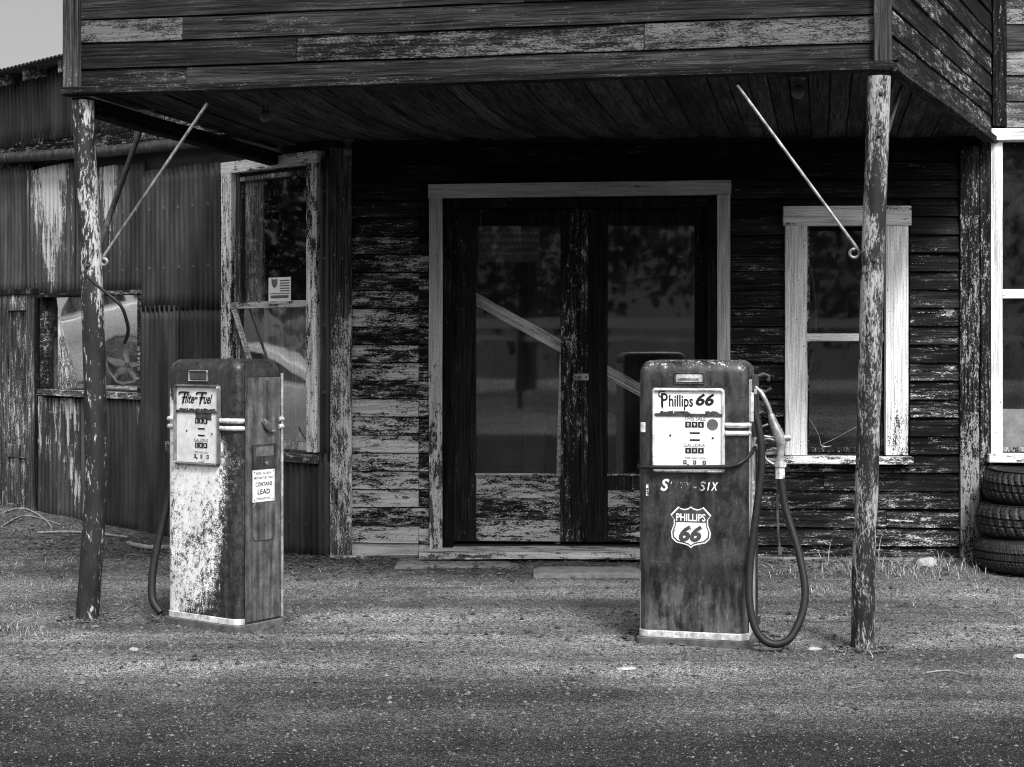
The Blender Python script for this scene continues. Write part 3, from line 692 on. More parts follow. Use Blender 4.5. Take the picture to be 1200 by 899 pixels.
m = MB(); m.box(U(1176), U(1330), .035, .04, bay[2] + .03, MW.z(1180, 350)); m.build('pane', M['glass'], w)
m = MB(); wall_cells(m, MW.u(1159), UR, -.05, MW.z(1180, 541), -.02, .028, []); m.build('apron_board', M['dark_h'], shop)
m = MB(); m.box(MW.u(1178), MW.u(1330), .09, .11, bay[2], MW.z(1180, 480), .6); m.build('plywood_sheet', plain('plywood', .24, .7, var=.35, sc=9), shop)

# things behind the glass of the shop
m = MB(); a = Vector((MW.u(553), .12, MW.z(553, 348))); b = Vector((MW.u(834), .12, MW.z(834, 504)))
L = (b - a).length; ang = math.atan2(b.z - a.z, b.x - a.x)
m.board(0, L, 0, .022, -.04, .04, .4, wob=.002); o = m.build('plank', M['plank'], bevel=.002)
wp = MW.o + MW.d * a.x + MW.n * a.y; o.matrix_world = Matrix.Translation((wp.x, wp.y, a.z)) @ Matrix.Rotation(MW.rz, 4, 'Z') @ Matrix.Rotation(-ang, 4, 'Y')
tag(o, 'pale diagonal plank barring the double doors behind their glass', 'plank')
def inside(x0, y0, x1, y1, r, yd, name, mat, label, cat, pts=None):
    q = pts or [(x0, y0), (x1, y1)]; w_ = []
    for a, b in q: u, z = MW.uz(a, b); p = MW.o + MW.d * u + MW.n * yd; w_.append((p.x, p.y, z))
    return tag(MB().tube(curve(w_, 8) if pts else w_, r, 8).build(name, M[mat], smooth=60), label, cat)
inside(653, 640, 659, 415, .021, .135, 'stick', 'plank', 'thin upright stick leaning inside the left door glass', 'stick')
inside(0, 0, 0, 0, .010, .14, 'cable', 'rubber', 'dark hanging cable behind the glass of the white framed window', 'cable', [(950, 300), (956, 330), (959, 365), (958, 400), (954, 425), (947, 445)])
o = inside(0, 0, 0, 0, .075, .45, 'inner_post', 'black', 'dark crooked post standing behind the left door glass', 'post', [(630, 270), (627, 400), (626, 480), (618, 640)])
m = MB(); u0, u1 = MW.u(559), MW.u(632); m.box(u0, u1, .10, .103, MW.z(590, 306), MW.z(590, 266), .4); pn = m.build('notice', plain('brown_card', .035, .8), MW and None)
pn.location = MW.o; pn.rotation_euler = (0, 0, MW.rz); tag(pn, 'dim old card notice with rows of lettering high inside the left door glass', 'notice')
m = MB()
for i, (yy_, hh, ln) in enumerate([(272, 3.4, .9), (280, 4.2, .95), (288, 2.2, .6), (296, 3, .95)]):
    z = MW.z(590, yy_); k = 0; uu = u0 + (u1 - u0) * (1 - ln) / 2
    while uu < u0 + (u1 - u0) * (.5 + ln / 2):
        ww = random.uniform(.012, .03); m.box(uu, uu + ww, .0985, .0995, z - hh / 171 / 2, z + hh / 171 / 2); uu += ww + random.uniform(.005, .012)
m.build('lettering', plain('faded_letters', .09, .8), pn)

# ================================================================== canopy
can = thing('porch_canopy', 'big weathered board canopy reaching out over the pumps from the shop front', 'canopy', CF.o, CF.rz)
W_ = (P(1042, 400, 237).xy - P(85, 400, 215).xy).length
soz = 2.84
rl = CF.loc(P(322, 400, 164.3)); rr = CF.loc(P(1161, 400, 174.0))
fl = Vector((0, 0, 0)); fr_ = Vector((W_, 0, 0))
ftop = 4.3
m = MB(); zb = CF.z(85, 110.5); bhs = [.132, .142, .128, .134, .14, .14, .14, .14, .14, .14]
z = zb; u_ = lambda x: CF.u(x)
rowcuts = [[(72, 219, .22), (219, 1050, .17)], [(72, 348, .18), (348, 755, .40), (755, 1050, .52)], [(72, 215, .48), (215, 1050, .18)], [(72, 615, .15), (615, 1050, .18)], [(72, 1050, .18)]]
# photo rows from the bottom: plain dark, pale middle stretch, pale right end and left flakes
for i in range(10):
    rc = rowcuts[min(i, 4)]
    for (xa, xb, cv) in rc:
        ua, ub = max(0.03, u_(xa)), min(W_ - .03, u_(xb))
        m.board(ua + .0015, ub - .0015, -.004, .022, z, z + bhs[i] - .005, cv, lap=.010, wob=.006)
    z += bhs[i]
m.build('fascia_board', M['fascia'], can, bevel=.0015)
m = MB(); m.box(0.0, W_, .024, .06, soz + .01, ftop); m.build('backing', M['black'], can)
m = MB(); m.board(-.04, W_ + .02, -.065, .03, soz - .005, soz + .035, .22, wob=.004); m.build('bottom_rail', M['fascia'], can, bevel=.003)
m = MB(); m.box(-.035, .055, -.05, .022, soz + .036, ftop, .14); m.build('corner_trim', M['board_v'], can, bevel=.004)
m = MB(); m.box(W_ - .075, W_ + .012, -.05, .022, soz + .036, ftop, .12); m.build('corner_trim', M['board_v'], can, bevel=.004)
# flared right side
sd = (rr - fr_); sd.z = 0; SL = sd.length; sdn = sd.normalized(); son = Vector((sdn.y, -sdn.x, 0))    # outward
sroot = bpy.data.objects.new('side_panel', None); COL.objects.link(sroot); sroot.parent = can; sroot.location = (W_, 0, 0); sroot.rotation_euler = (0, 0, math.atan2(sdn.y, sdn.x))
m = MB(); z = soz + .036
for i in range(10):
    cuts = [0, random.uniform(.8, 2.0), SL] if i % 2 else [0, SL]
    for a, b in zip(cuts, cuts[1:]): m.board(a + .002, b - .002, -.006, .022, z, z + .133, [.26, .30, .22, .28, .2, .14][i % 6], lap=.010, wob=.005)
    z += .137
m.build('side_board', M['siding'], sroot, bevel=.0015)
m = MB(); m.board(-.02, SL + .0, -.05, .03, soz - .01, soz + .034, .30, wob=.006); m.build('bottom_rail', M['fascia'], sroot, bevel=.003)
# left side
ld = (rl - fl); ld.z = 0; LL = ld.length; ldn = ld.normalized()
lroot = bpy.data.objects.new('side_panel', None); COL.objects.link(lroot); lroot.parent = can; lroot.rotation_euler = (0, 0, math.atan2(ldn.y, ldn.x))
m = MB(); z = soz + .036
for i in range(10): m.board(.06, LL, -.022, .006, z, z + .133, .3, wob=.005); z += .137
m.build('side_board', M['siding'], lroot, bevel=.0015)
m = MB(); m.board(.05, LL + .05, -.06, .035, soz - .09, soz - .002, .1, wob=.006); m.build('edge_beam', M['dark_h'], lroot, bevel=.004)
# soffit planks run front to back
m = MB(); n = int((W_ + .2) / .11)
def sof_end(x):   # depth where the soffit meets the walls
    p0, p1 = CF.loc(P(388, 400, 171)), CF.loc(P(1161, 400, 174))
    if x < p0.x: t = (x - rl.x) / (p0.x - rl.x); return rl.y + (p0.y - rl.y) * t
    t = (x - p0.x) / (p1.x - p0.x); return p0.y + (p1.y - p0.y) * t
x = 0.0
while x < rr.x - .02:
    xb = x + random.uniform(.10, .115)
    xm = (x + xb) / 2
    ya = .0
    if xm > W_: ya = (xm - W_) / (rr.x - W_) * rr.y + .01
    yb_ = sof_end(xm) - .02
    if xm < rl.x: yb_ = min(yb_, (xm / rl.x) * rl.y)
    if yb_ - ya > .06:
        q = random.uniform(-.010, .012)
        k = 6; rings = []
        sk = .02
        for i in range(k + 1):
            t = i / k; yv = ya + (yb_ - ya) * t; dz = q + .006 * mnoise.noise((xm * 5, yv * 1.5, 2)) - .055 * math.sin(math.pi * t) * math.sin(math.pi * max(0, min(1, xm / W_)))
            rings.append([(x + .006, yv, soz + .04 + dz), (xb - .001, yv, soz + .04 + dz), (xb - .001, yv, soz + .07), (x + .006, yv, soz + .07)])
        m.loft(rings, True, True, None, random.uniform(.05, .22))
    x = xb
o = m.build('soffit', M['soffit'], can)
m = MB(); m.prism([(.03, .05), (W_ - .03, .05), (rr.x - .03, rr.y), (rl.x + .05, rl.y)], lambda a, b, d: (a, b, d), soz + .09, soz + .13); m.build('deck', M['black'], can)
m = MB(); m.prism([(.03, .05), (W_ - .03, .05), (rr.x - .03, rr.y), (rl.x + .05, rl.y)], lambda a, b, d: (a, b, d), ftop - .06, ftop); m.build('roof', M['rust_dark'], can)
# small lamps under the canopy
def lamp(px, py, s, label, drop=.05):
    p = P(px, py, s); t = thing('ceiling_lamp', label, 'lamp', (p.x, p.y, soz + .035), group='bare lamps under the canopy')
    MB().lathe([(.045, .0), (.045, -.012), (.024, -.02), (.022, -.05)], 16).build('socket', M['rust_dark'], t, smooth=40)
    MB().lathe([(.02, -.05), (.03, -.066), (.034, -.085), (.028, -.105), (.012, -.116), (.001, -.118)], 16).build('bulb', M['bulb'], t, smooth=70)
lamp(311, 128, 204, 'bare bulb under the canopy towards the leaning left post')
lamp(935, 100, 226, 'bare bulb under the canopy near the straight speckled post')
lamp(408, 176, 172.5, 'bare bulb under the canopy above the corner board, deepest in the shade')

# ================================================================== posts and braces
def post(name, label, pts, rad, mat, covs, s):
    t = thing(name, label, 'post', P(pts[-1][0], pts[-1][1], s) * 1.0, group='canopy posts')
    t.location.z = 0; q = []
    for x, y in pts:
        p = P(x, y, s); q.append(p - Vector(t.location))
    q = curve(q, 5); m = MB(); n = 20
    R_ = [rad(i / (len(q) - 1)) for i in range(len(q))]
    up = Vector((1, 0, 0)); rings = []
    for i, p in enumerate(q):
        rings.append([p + Vector((math.cos(2 * math.pi * k / n), math.sin(2 * math.pi * k / n), 0)) * R_[i] * (1 + .02 * mnoise.noise((math.cos(6.28 * k / n) * 2, math.sin(6.28 * k / n) * 2, p.z * 5))) for k in range(n)])
    rn = random.random()
    for i in range(len(rings) - 1): m.loft([rings[i], rings[i + 1]], i == 0, i == len(rings) - 2, rn, covs(i / (len(rings) - 1)))
    o = weld(m.build('shaft', M[mat], t, smooth=70))
    for p in o.data.polygons: p.use_smooth = True
    return t
def bolts(t, pts, s_, r):
    for x, y in pts:
        p = P(x, y, s_) - Vector(t.location)
        MB().lathe([(.011, 0), (.011, .007), (.006, .011), (.001, .011)], 6, lambda a, b, c, p=p: (p.x + a, p.y - r - c, p.z + b)).build('bolt', M['rust_dark'], t)
bolts(p1, [(113 - 11, 322), (97, 140), (98, 150)], 214.5, .058) if False else None
def tl(t, w): return Vector(w) - Vector(t.location)
p1 = post('support_post', 'dark crooked post with flaking pale paint at the left canopy corner', [(97.5, 118), (99, 160), (101, 200), (106, 298), (109.6, 396), (112, 494), (113.2, 543), (108, 640), (102, 726)], lambda t: .058 + .004 * t, 'post_a',
          lambda t: .45 - .15 * min(1, t / .62), 214.5)
sb = 238.0
p2 = post('support_post', 'straight speckled grey metal post at the right canopy corner', [(1030, 90), (1028, 160), (1025, 250), (1022, 330), (1019, 450), (1016, 560), (1012.5, 655), (1011, 760)], lambda t: .057 - (.006 * math.exp(-((t - .80) / .022) ** 2)), 'post_b',
          lambda t: .45 - .08 * math.exp(-((t - .36) / .05) ** 2) + .04 * math.sin(t * 19) - .10 * math.exp(-((t - .84) / .07) ** 2), sb)
bolts(p1, [(106, 312), (98.5, 136)], 214.5, .0575); bolts(p2, [(1022, 306), (1027, 160), (1029, 112)], sb, .0565)
def scroll(c, e, r=.028):     # rod end rolled into a ring; c lower end, e direction the rod goes
    c = Vector(c); e = Vector(e).normalized(); s_ = Vector((0, 0, -1)); s_ = (s_ - e * s_.dot(e)).normalized()
    cc = c + s_ * r
    return [cc - s_ * r * math.cos(a) * (1 - a / 20) - e * r * math.sin(a) * (1 - a / 20) for a in np.linspace(5.6, 0, 22)]
def brace(t, a, b, r, mat, sc=None, flat=1.0):
    a, b = tl(t, a), tl(t, b); pts = []
    if sc: pts = scroll(a, b - a, sc)
    pts += [a.lerp(b, k / 4) for k in range(1 if sc else 0, 5)]
    return MB().tube(pts, r, 8, flat=flat).build('brace', M[mat], t, smooth=60)
brace(p1, P(119, 304, 214), P(243, 121, 218.6), .0085, 'galv', .022)
brace(p1, P(115, 292, 213), P(166, 148, 186.6), .021, 'rust_dark', None, .8)
brace(p2, P(1006, 293, 236.5), P(864, 100, 233), .0085, 'galv', .026)
brace(p2, P(1036, 170, 236), P(1056, 102, 222), .010, 'rust_dark')
brace(p2, P(1036, 170, 236), P(1040, 178, 236), .010, 'rust_dark')
MB().tube(curve([tl(p1, P(x, y, s)) for x, y, s in [(100, 322, 221), (112, 333, 222), (128, 346, 222), (142, 359, 222), (149, 378, 221), (150, 390, 220), (146, 402, 219)]], 6), .0095, 8).build('hook_rod', M['rubber'], p1, smooth=60)

# ================================================================== corrugated shed
shed = thing('corrugated_shed', 'dark corrugated iron shed with flaking white patches joined to the left of the shop', 'shed', GW.o, GW.rz)
GL = GW.u(-330); GR = GW.u(388) - .01
gwin = GW.rect(53, 347, 167, 458); gw2 = GW.rect(276, 202, 364, 527); gdoor = GW.rect(2, 346, 45, 607)
m = MB(); wall_cells(m, GL, GR, -.2, 3.72, .03, .1, [gwin, gw2]); m.build('backing_wall', M['black'], shed)
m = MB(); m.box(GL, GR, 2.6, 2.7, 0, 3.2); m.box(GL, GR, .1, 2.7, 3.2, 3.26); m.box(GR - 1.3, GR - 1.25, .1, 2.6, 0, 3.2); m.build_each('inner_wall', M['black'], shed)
def sheet(x0, x1, ytop, ybot, cov, y0=.0, pat=None, base=None, xm=None):
    """corrugated sheet between pixel columns; cov is one value or a function of (u,z)"""
    ua, ub = GW.u(x0), GW.u(x1); m = MB(); pitch = .066; n = max(6, int((ub - ua) / pitch * 10)); xm = (x0 + x1) / 2 if x0 > -100 else 20
    zt_, zb_ = GW.z(xm, ytop), GW.z(xm, ybot) if base is None else base; nz = max(2, int((zt_ - zb_) / .12))
    ph = random.uniform(0, 6); rn = random.random(); tilt = random.uniform(-.004, .004)
    rings = []
    for j in range(nz + 1):
        z = zb_ + (zt_ - zb_) * j / nz
        row = []
        for i in range(n + 1):
            u = ua + (ub - ua) * i / n
            d = 0.0140 * math.tanh(1.8 * math.sin(u / pitch * 2 * math.pi + ph)) + .010 * mnoise.noise((u * 2, z * 1.6, rn * 40)) + .003 * mnoise.noise((u * 9, z * 5, rn * 20)) + tilt * (j / nz)
            zz = z + (.012 * mnoise.noise((u * 4, 1, rn * 30)) if j in (0, nz) else 0)
            row.append((u, y0 - .012 + d, zz))
        rings.append(row)
    vs = [p for r in rings for p in r]
    for j in range(nz):
        for i in range(n):
            u = ua + (ub - ua) * (i + .5) / n; z = zb_ + (zt_ - zb_) * (j + .5) / nz
            c = cov(u, z) if callable(cov) else cov
            m.f.append([j * (n + 1) + i, j * (n + 1) + i + 1, (j + 1) * (n + 1) + i + 1, (j + 1) * (n + 1) + i]); m.r.append(rn); m.c.append(c)
    m.v = vs
    o = m.build('iron_sheet', M['corr'], shed, smooth=80); md = o.modifiers.new('thick', 'SOLIDIFY'); md.thickness = .0015
    return o
def top_patch(x0, x1, strength, zlo):
    a, b = GW.u(x0), GW.u(x1); zt_ = GW.z((x0 + x1) / 2, 195)
    def f(u, z):
        e = max(0, 1 - abs(u - (a + b) / 2) / (b - a) * 2) ** .6
        return .05 + e * strength * max(0, (z - zlo) / (zt_ - zlo)) ** .6
    return f
sheet(-330, 40, 195, 347, .12, -.006); sheet(36, 92, 195, 347, top_patch(30, 96, .74, 1.75), -.010); sheet(89, 172, 195, 347, top_patch(105, 150, .6, 1.8), .0); sheet(169, 263, 195, 362, .10, -.012)
sheet(-330, 1, 345, 600, .3); sheet(46, 102, 466, 640, lambda u, z: .40 + .28 * (z - .5), .0, base=-.05); sheet(99, 170, 464, 640, lambda u, z: .30 if z > .55 else .12, -.006, base=-.05)
sheet(168, 212, 358, 640, .10, -.010, base=-.08); sheet(209, 276, 359, 640, .12, .0, base=-.08); sheet(272, 318, 520, 650, .10, -.006, base=-.05); sheet(315, 389, 528, 655, .12, -.012, base=-.03); sheet(376, 389, 186, 540, .10, -.004)
sheet(-330, 120, 92, 172, .06, -.01); sheet(117, 262, 84, 148, .06, 0.0)
# mottled tar band, gutter, roof
m = MB()
m.board(GL, GR, -.02, .03, GW.z(130, 180), GW.z(130, 143), .34, wob=.006); m.build('band_board', M['dark_h'], shed, bevel=.003)
m = MB(); m.tube([(GL, -.08, GW.z(0, 188)), (GW.u(0), -.08, GW.z(0, 187)), (GW.u(140), -.08, GW.z(140, 178)), (GW.u(262), -.07, GW.z(262, 166))], .045, 12); gt = m.build('gutter', M['rust_dark'], shed, smooth=60)
m = MB()
for x in (20, 55, 118, 190, 250): m.tube([(GW.u(x), -.08, GW.z(x, 188 - x * .082) - .001), (GW.u(x) + .02, -.08, GW.z(x, 188 - x * .082) - .001)], .049, 12)
m.build_each('gutter_joint', M['rust_dark'], gt, smooth=60)
m = MB(); zr = GW.z(0, 92); n = int((GR - GL) / .066 * 6); rings = []
for k in range(2):
    rings.append([(GL + (GR - GL) * i / n, -.28 if k == 0 else 2.6, zr - .02 + (.26 if k else 0) + .010 * math.sin((GR - GL) * i / n / .066 * 6.283)) for i in range(n + 1)])
m.loft(rings, closed=False, cov=.02); rf = m.build('roof', M['corr'], shed, smooth=80); md = rf.modifiers.new('thick', 'SOLIDIFY'); md.thickness = .002
m = MB()
for x in (-60, 24, 58, 100, 140, 200, 250):
    u = GW.u(x); m.loft([[(u - .022, -.24, zr - .15), (u + .022, -.24, zr - .15), (u + .022, -.24, zr - .05), (u - .022, -.24, zr - .05)], [(u - .022, .1, zr - .05), (u + .022, .1, zr - .05), (u + .022, .1, zr + .06), (u - .022, .1, zr + .06)]], True, True, None, .4)
m.build_each('rafter_end', M['board_h'], shed, bevel=.003)
# shed door
dr = bpy.data.objects.new('door', None); COL.objects.link(dr); dr.parent = shed
ua, ub, za, zb2 = gdoor; wd = ub - ua
m = MB()
for a, b in ((0, .24), (.76, 1)): m.box(ua + wd * a, ua + wd * b, -.03, .02, za, zb2, .26)
for a, b in ((0, .06), (.27, .33), (.93, 1)): m.box(ua + wd * .24, ua + wd * .76, -.028, .02, za + (zb2 - za) * a, za + (zb2 - za) * b, .3)
m.box(ua + wd * .45, ua + wd * .55, -.027, .02, za + (zb2 - za) * .06, za + (zb2 - za) * .27, .3)
m.build('rail', M['board_v'], dr, bevel=.004)
m = MB(); m.box(ua + wd * .24, ua + wd * .76, -.005, .015, za + (zb2 - za) * .33, za + (zb2 - za) * .93, .38); m.box(ua + wd * .24, ua + wd * .76, -.005, .015, za + (zb2 - za) * .06, za + (zb2 - za) * .27, .3); m.build('panel', M['board_v'], dr)
m = MB(); m.box(ub + .003, ub + .04, -.04, .02, -.05, zb2 + .05, .2); m.box(ua - .06, ua - .003, -.04, .02, -.05, zb2 + .05, .2); m.box(ua - .003, ub + .003, -.038, .02, zb2 + .005, zb2 + .05, .2); m.build_each('jamb', M['dark_v'], dr, bevel=.003)
# sky-lit shed window
w = bpy.data.objects.new('window', None); COL.objects.link(w); w.parent = shed
a, b, c, d = gwin
m = MB(); m.box(a - .04, b + .03, -.05, .04, d, d + .035, .3); m.box(a - .02, a + .015, -.04, .04, c, d, .3); m.box(b - .015, b + .02, -.04, .04, c, d, .3); m.build('frame', M['dark_h'], w, bevel=.003)
m = MB(); m.board(a - .03, b + .03, -.06, .04, c - .055, c - .002, .4, wob=.003); m.build('sill', M['board_h'], w, bevel=.003)
us = GW.u(71)
m = MB(); m.box(us - .012, us + .006, -.02, .09, c, d, .5); m.build('mullion', M['board_v'], w, bevel=.002)
m = MB(); m.box(a + .016, us - .013, .018, .022, c, d); m.build('pane', M['glass'], w)
TILT = R(9.0); hh = (d - c)
m = MB(); m.box(us + .009, b - .016, -.002, .002, -hh / 2, hh / 2); o = m.build('pane', M['glass_mirror'], w, loc=(0, .020, (c + d) / 2), rot=(0, 0, 0))
o.rotation_euler = (TILT, 0, 0); o['label'] = 'loose bright pane reflecting a parked car'
# tall peeling window
w = bpy.data.objects.new('window', None); COL.objects.link(w); w.parent = shed
def gboard(mb, x0, x1, y0, y1, cov, ya=-.04, yb=.04): mb.box(GW.u(x0), GW.u(x1), ya, yb, GW.z((x0 + x1) / 2, y1), GW.z((x0 + x1) / 2, y0), cov)
m = MB(); gboard(m, 264, 276, 199, 545, .56); m.build('casing', M['white_v'], w, bevel=.003)
m = MB(); gboard(m, 364, 376, 190, 530, .58); m.build('casing', M['white_v'], w, bevel=.003)
m = MB(); gboard(m, 264, 376.5, 184, 198, .60, -.043); m.build('casing', M['white_h'], w, bevel=.003)
m = MB(); gboard(m, 260, 379, 528.5, 538, .55, -.10, .05); m.build('sill', M['board_h'], w, bevel=.004)
m = MB(); gboard(m, 276.3, 281, 203, 526, .3, .0, .06); gboard(m, 360, 363.8, 203, 526, .5, .0, .06); gboard(m, 281, 360, 203, 208, .4, .002, .06); gboard(m, 281, 360, 516, 526, .55, .002, .06); m.build_each('sash', M['board_v'], w, bevel=.002)
m = MB(); gboard(m, 276.5, 363.5, 353, 361, .55, -.03, .055); m.build('meeting_rail', M['board_h'], w, bevel=.003)
m = MB(); gboard(m, 281, 360, 208, 353, .5, .03, .035); m.build('pane', M['glass_dull'], w)
m = MB(); gboard(m, 281, 360, 361, 516, .5, .02, .025); m.build('pane', glass('reflecting_old_glass', .20, .26, .30, .05), w)
m = MB(); gboard(m, 281, 302, 208, 353, .35, .05, .065); m.build('curtain_board', M['board_v'], w)
m = MB()
for i, x in enumerate(range(298, 361, 16)): gboard(m, x, x + 15.3, 361, 500, .1, .085, .1)
m.build_each('backing_board', peel('grey_backing', .09, .3, 'z'), w)
m = MB(); m.prism([(GW.u(345), GW.z(345, 517)), (GW.u(347), GW.z(347, 500)), (GW.u(350), GW.z(350, 507)), (GW.u(357), GW.z(357, 517))], lambda a_, b_, d_: (a_, d_, b_), .012, .016); m.build('broken_shard', M['alu'], w)
def on_shed(o): o.location = GW.o; o.rotation_euler = (0, 0, GW.rz); return o
m = MB(); gboard(m, 311.5, 337.5, 325, 352.5, .5, .024, .026); nt = on_shed(m.build('paper_notice', M['paper'])); tag(nt, 'small white paper notice propped inside the tall peeling window', 'notice')
m = MB()
for i in range(5): gboard(m, 325, 336, 328 + i * 3.0, 329.4 + i * 3.0, .5, .0225, .0235)
gboard(m, 313, 336, 343.5, 344.5, .5, .0225, .0235); gboard(m, 314, 335, 346, 349.5, .5, .0225, .0235)
m.build_each('printed_stripe', M['ink_w'], nt)
m = MB(); cx_, cz_ = GW.u(318.5), GW.z(318.5, 332); m.prism([(cx_ + .035 * a, cz_ + .035 * b) for a, b in ((-1, .9), (0, .75), (1, .9), (.95, -.1), (.5, -.7), (0, -1), (-.5, -.7), (-.95, -.1))], lambda a, b, d: (a, d, b), .0225, .0235); m.build('printed_shield', M['ink_w'], nt)
m = MB(); pa, pb = GW.uz(279, 356), GW.uz(303, 430); m.tube([(pa[0], -.05, pa[1]), (pb[0], -.06, pb[1]), (pb[0] + .10, -.065, pb[1] - .3)], .02, 4, flat=.5); tag(on_shed(m.build('stick', M['plank'])), 'pale slat leaning across the lower half of the tall peeling window', 'slat')

# ================================================================== fuel pumps
def rrect(x0, x1, y0, y1, r, n=5):
    out = []
    for cx, cy, a0 in ((x1 - r, y1 - r, 0), (x0 + r, y1 - r, 90), (x0 + r, y0 + r, 180), (x1 - r, y0 + r, 270)):
        for k in range(n + 1):
            a = R(a0 + 90 * k / n); out.append((cx + r * math.cos(a), cy + r * math.sin(a)))
    return out
PW, PD, PH = .545, .335, 1.405
def rbox(mb, x0, x1, z0, z1, y0, y1, r, cov=.5):
    mb.prism(rrect(x0, x1, z0, z1, r), lambda a, b, d: (a, d, b), y0, y1, cov)
def ring_frame(mb, x0, x1, z0, z1, t, r, y0, y1, n=6):
    """rounded picture-frame moulding with a half-round section"""
    o = rrect(x0, x1, z0, z1, r, n); sec = []
    k = len(o); cx, cz = (x0 + x1) / 2, (z0 + z1) / 2
    inn = rrect(x0 + t, x1 - t, z0 + t, z1 - t, max(r - t, .003), n); md = rrect(x0 + t * .5, x1 - t * .5, z0 + t * .5, z1 - t * .5, max(r - t * .5, .004), n)
    q1 = rrect(x0 + t * .15, x1 - t * .15, z0 + t * .15, z1 - t * .15, max(r - t * .15, .004), n); q2 = rrect(x0 + t * .85, x1 - t * .85, z0 + t * .85, z1 - t * .85, max(r - t * .85, .003), n)
    rings = [[(a, y1, b) for a, b in o], [(a, y0 + (y1 - y0) * .3, b) for a, b in q1], [(a, y0, b) for a, b in md], [(a, y0 + (y1 - y0) * .3, b) for a, b in q2], [(a, y1, b) for a, b in inn]]
    mb.loft(rings)
def pump(label, loc, rz, dark):
    t = thing('fuel_pump', label, 'fuel pump', loc, rz, 'fuel pumps on the forecourt')
    hw = PW / 2; yf, yb = 0.0, PD
    body = M['pump_dark'] if dark else M['pump_white']
    m = MB(); m.prism(rrect(-hw - .012, hw + .02, yf - .015, yb + .02, .03), lambda a, b, d: (a, b, d), -.03, .022); m.build('plinth', M['plinth'], t, bevel=.004)
    # cabinet shell: rounded footprint, rolled top
    m = MB(); rings = []; rt = .062
    prof = [(0, .025), (0, .1), (0, .2), (0, .338), (.0, .350), (0.0, .40), (0, .5), (0, .7), (0, .9), (0, 1.1), (0, PH - rt)]
    for a in (15, 30, 45, 60, 75, 90): prof.append((rt * (1 - math.cos(R(a))), PH - rt + rt * math.sin(R(a))))
    for ins, z in prof:
        dn = .0
        pts = rrect(-hw + ins, hw - ins, yf + ins, yb - ins * .6, max(.052 - ins * .5, .012), 7)
        if dark and z < .345: pts = [(x * .994, y + .006) for x, y in pts]
        rings.append([(x, y, z) for x, y in pts])
    m.loft(rings, True, True); cab = m.build('cabinet', body, t, smooth=50)
    # side panels, let into the shell
    zs = PH - .095
    for sgn in (1, -1):
        m = MB(); x = sgn * (hw + .003); xi = sgn * (hw - .012)
        m.box(min(x, xi), max(x, xi), yf + .056, yb - .022, .03, zs, .5); sp = m.build('side_panel', M['side_light'] if dark else M['side_dark'], t, bevel=.003)
    m = MB(); m.box(hw - .004, hw + .0015, yf + .050, yf + .0545, .03, PH - .03); m.box(hw - .004, hw + .0015, yf + .0545, yb - .02, zs + .001, zs + .004); m.build_each('panel_gap', M['ink'], t)
    m = MB(); m.tube([(hw + .0, yb - .008, .03), (hw + .0, yb - .008, PH - .075)], .009, 8); m.build('edge_strip', M['galv'] if dark else M['alu'], t, smooth=60)
    # bright strip round the foot
    m = MB(); o1 = rrect(-hw - .004, hw + .004, yf - .006, yb - .03, .055, 7); o2 = rrect(-hw + .004, hw - .004, yf + .003, yb - .03, .05, 7); pick = [i for i in range(len(o1)) if o1[i][1] < yf + .06]
    o1 = [o1[i] for i in pick]; o2 = [o2[i] for i in pick]
    m.loft([[(o1[i][0], o1[i][1], .024), (o1[i][0], o1[i][1], .052), (o2[i][0], o2[i][1], .056), (o2[i][0], o2[i][1], .022)] for i in range(len(o1))], True, True); m.build('foot_strip', M['chrome'], t, smooth=35)
    # maker's window above the dial
    fx0, fx1 = (-.095, .062) if dark else (-.092, .055)
    m = MB(); ring_frame(m, fx0, fx1, 1.285, 1.348, .010, .008, -.010, .004); bx = m.build('badge_frame', M['rust_dark'] if dark else M['galv'], t, smooth=40)
    m = MB(); rbox(m, fx0 + .012, fx1 - .012, 1.298, 1.338, -.004, .002, .004); m.build('badge_glass', M['side_light'] if dark else M['ink_dark'], bx)
    if dark: m = MB(); m.box(fx0 + .022, fx1 - .03, -.008, -.003, 1.307, 1.318); m.build('badge_slot', M['alu'], bx, bevel=.002)
    # dial: moulding, brand plate, dial plate
    x0, x1, z0, z1 = (-.205, .162, .845, 1.268) if dark else (-.196, .150, .842, 1.292 - .03)
    if not dark: z1 = 1.272
    m = MB(); ring_frame(m, x0, x1, z0, z1, .019, .022, -.022, .004); dl = m.build('dial_frame', M['chrome'] if dark else M['steel'], t, smooth=40)
    zsplit = z0 + (z1 - z0) * (.70 if dark else .68)
    m = MB(); m.box(x0 + .016, x1 - .016, -.007, .0, zsplit, z1 - .016, .56 if dark else .56); bp = m.build('brand_plate', M['dial'] if dark else M['dial_w'], t)
    m = MB(); m.box(x0 + .014, x1 - .014, -.006, .0, z0 + .016, zsplit - .012, .62 if dark else .56); dp = m.build('dial_plate', M['dial'] if dark else M['dial_w'], t)
    m = MB(); m.board(x0 + .014, x1 - .014, -.012, .0, zsplit - .012, zsplit - .001, .5, wob=.001)
    for k in range(26):
        xa = random.uniform(x0 + .03, x1 - .05)
        if dark and random.random() < .35 and -.02 < xa < .08: continue
        m.box(xa, xa + random.uniform(.01, .03), -.0085, -.0065, zsplit - .002, zsplit + random.uniform(.004, .012), .5, jit=.002)
    m.build('rusted_strip', M['rust_dark'], dl)
    cxm = (x0 + x1) / 2
    m = MB()
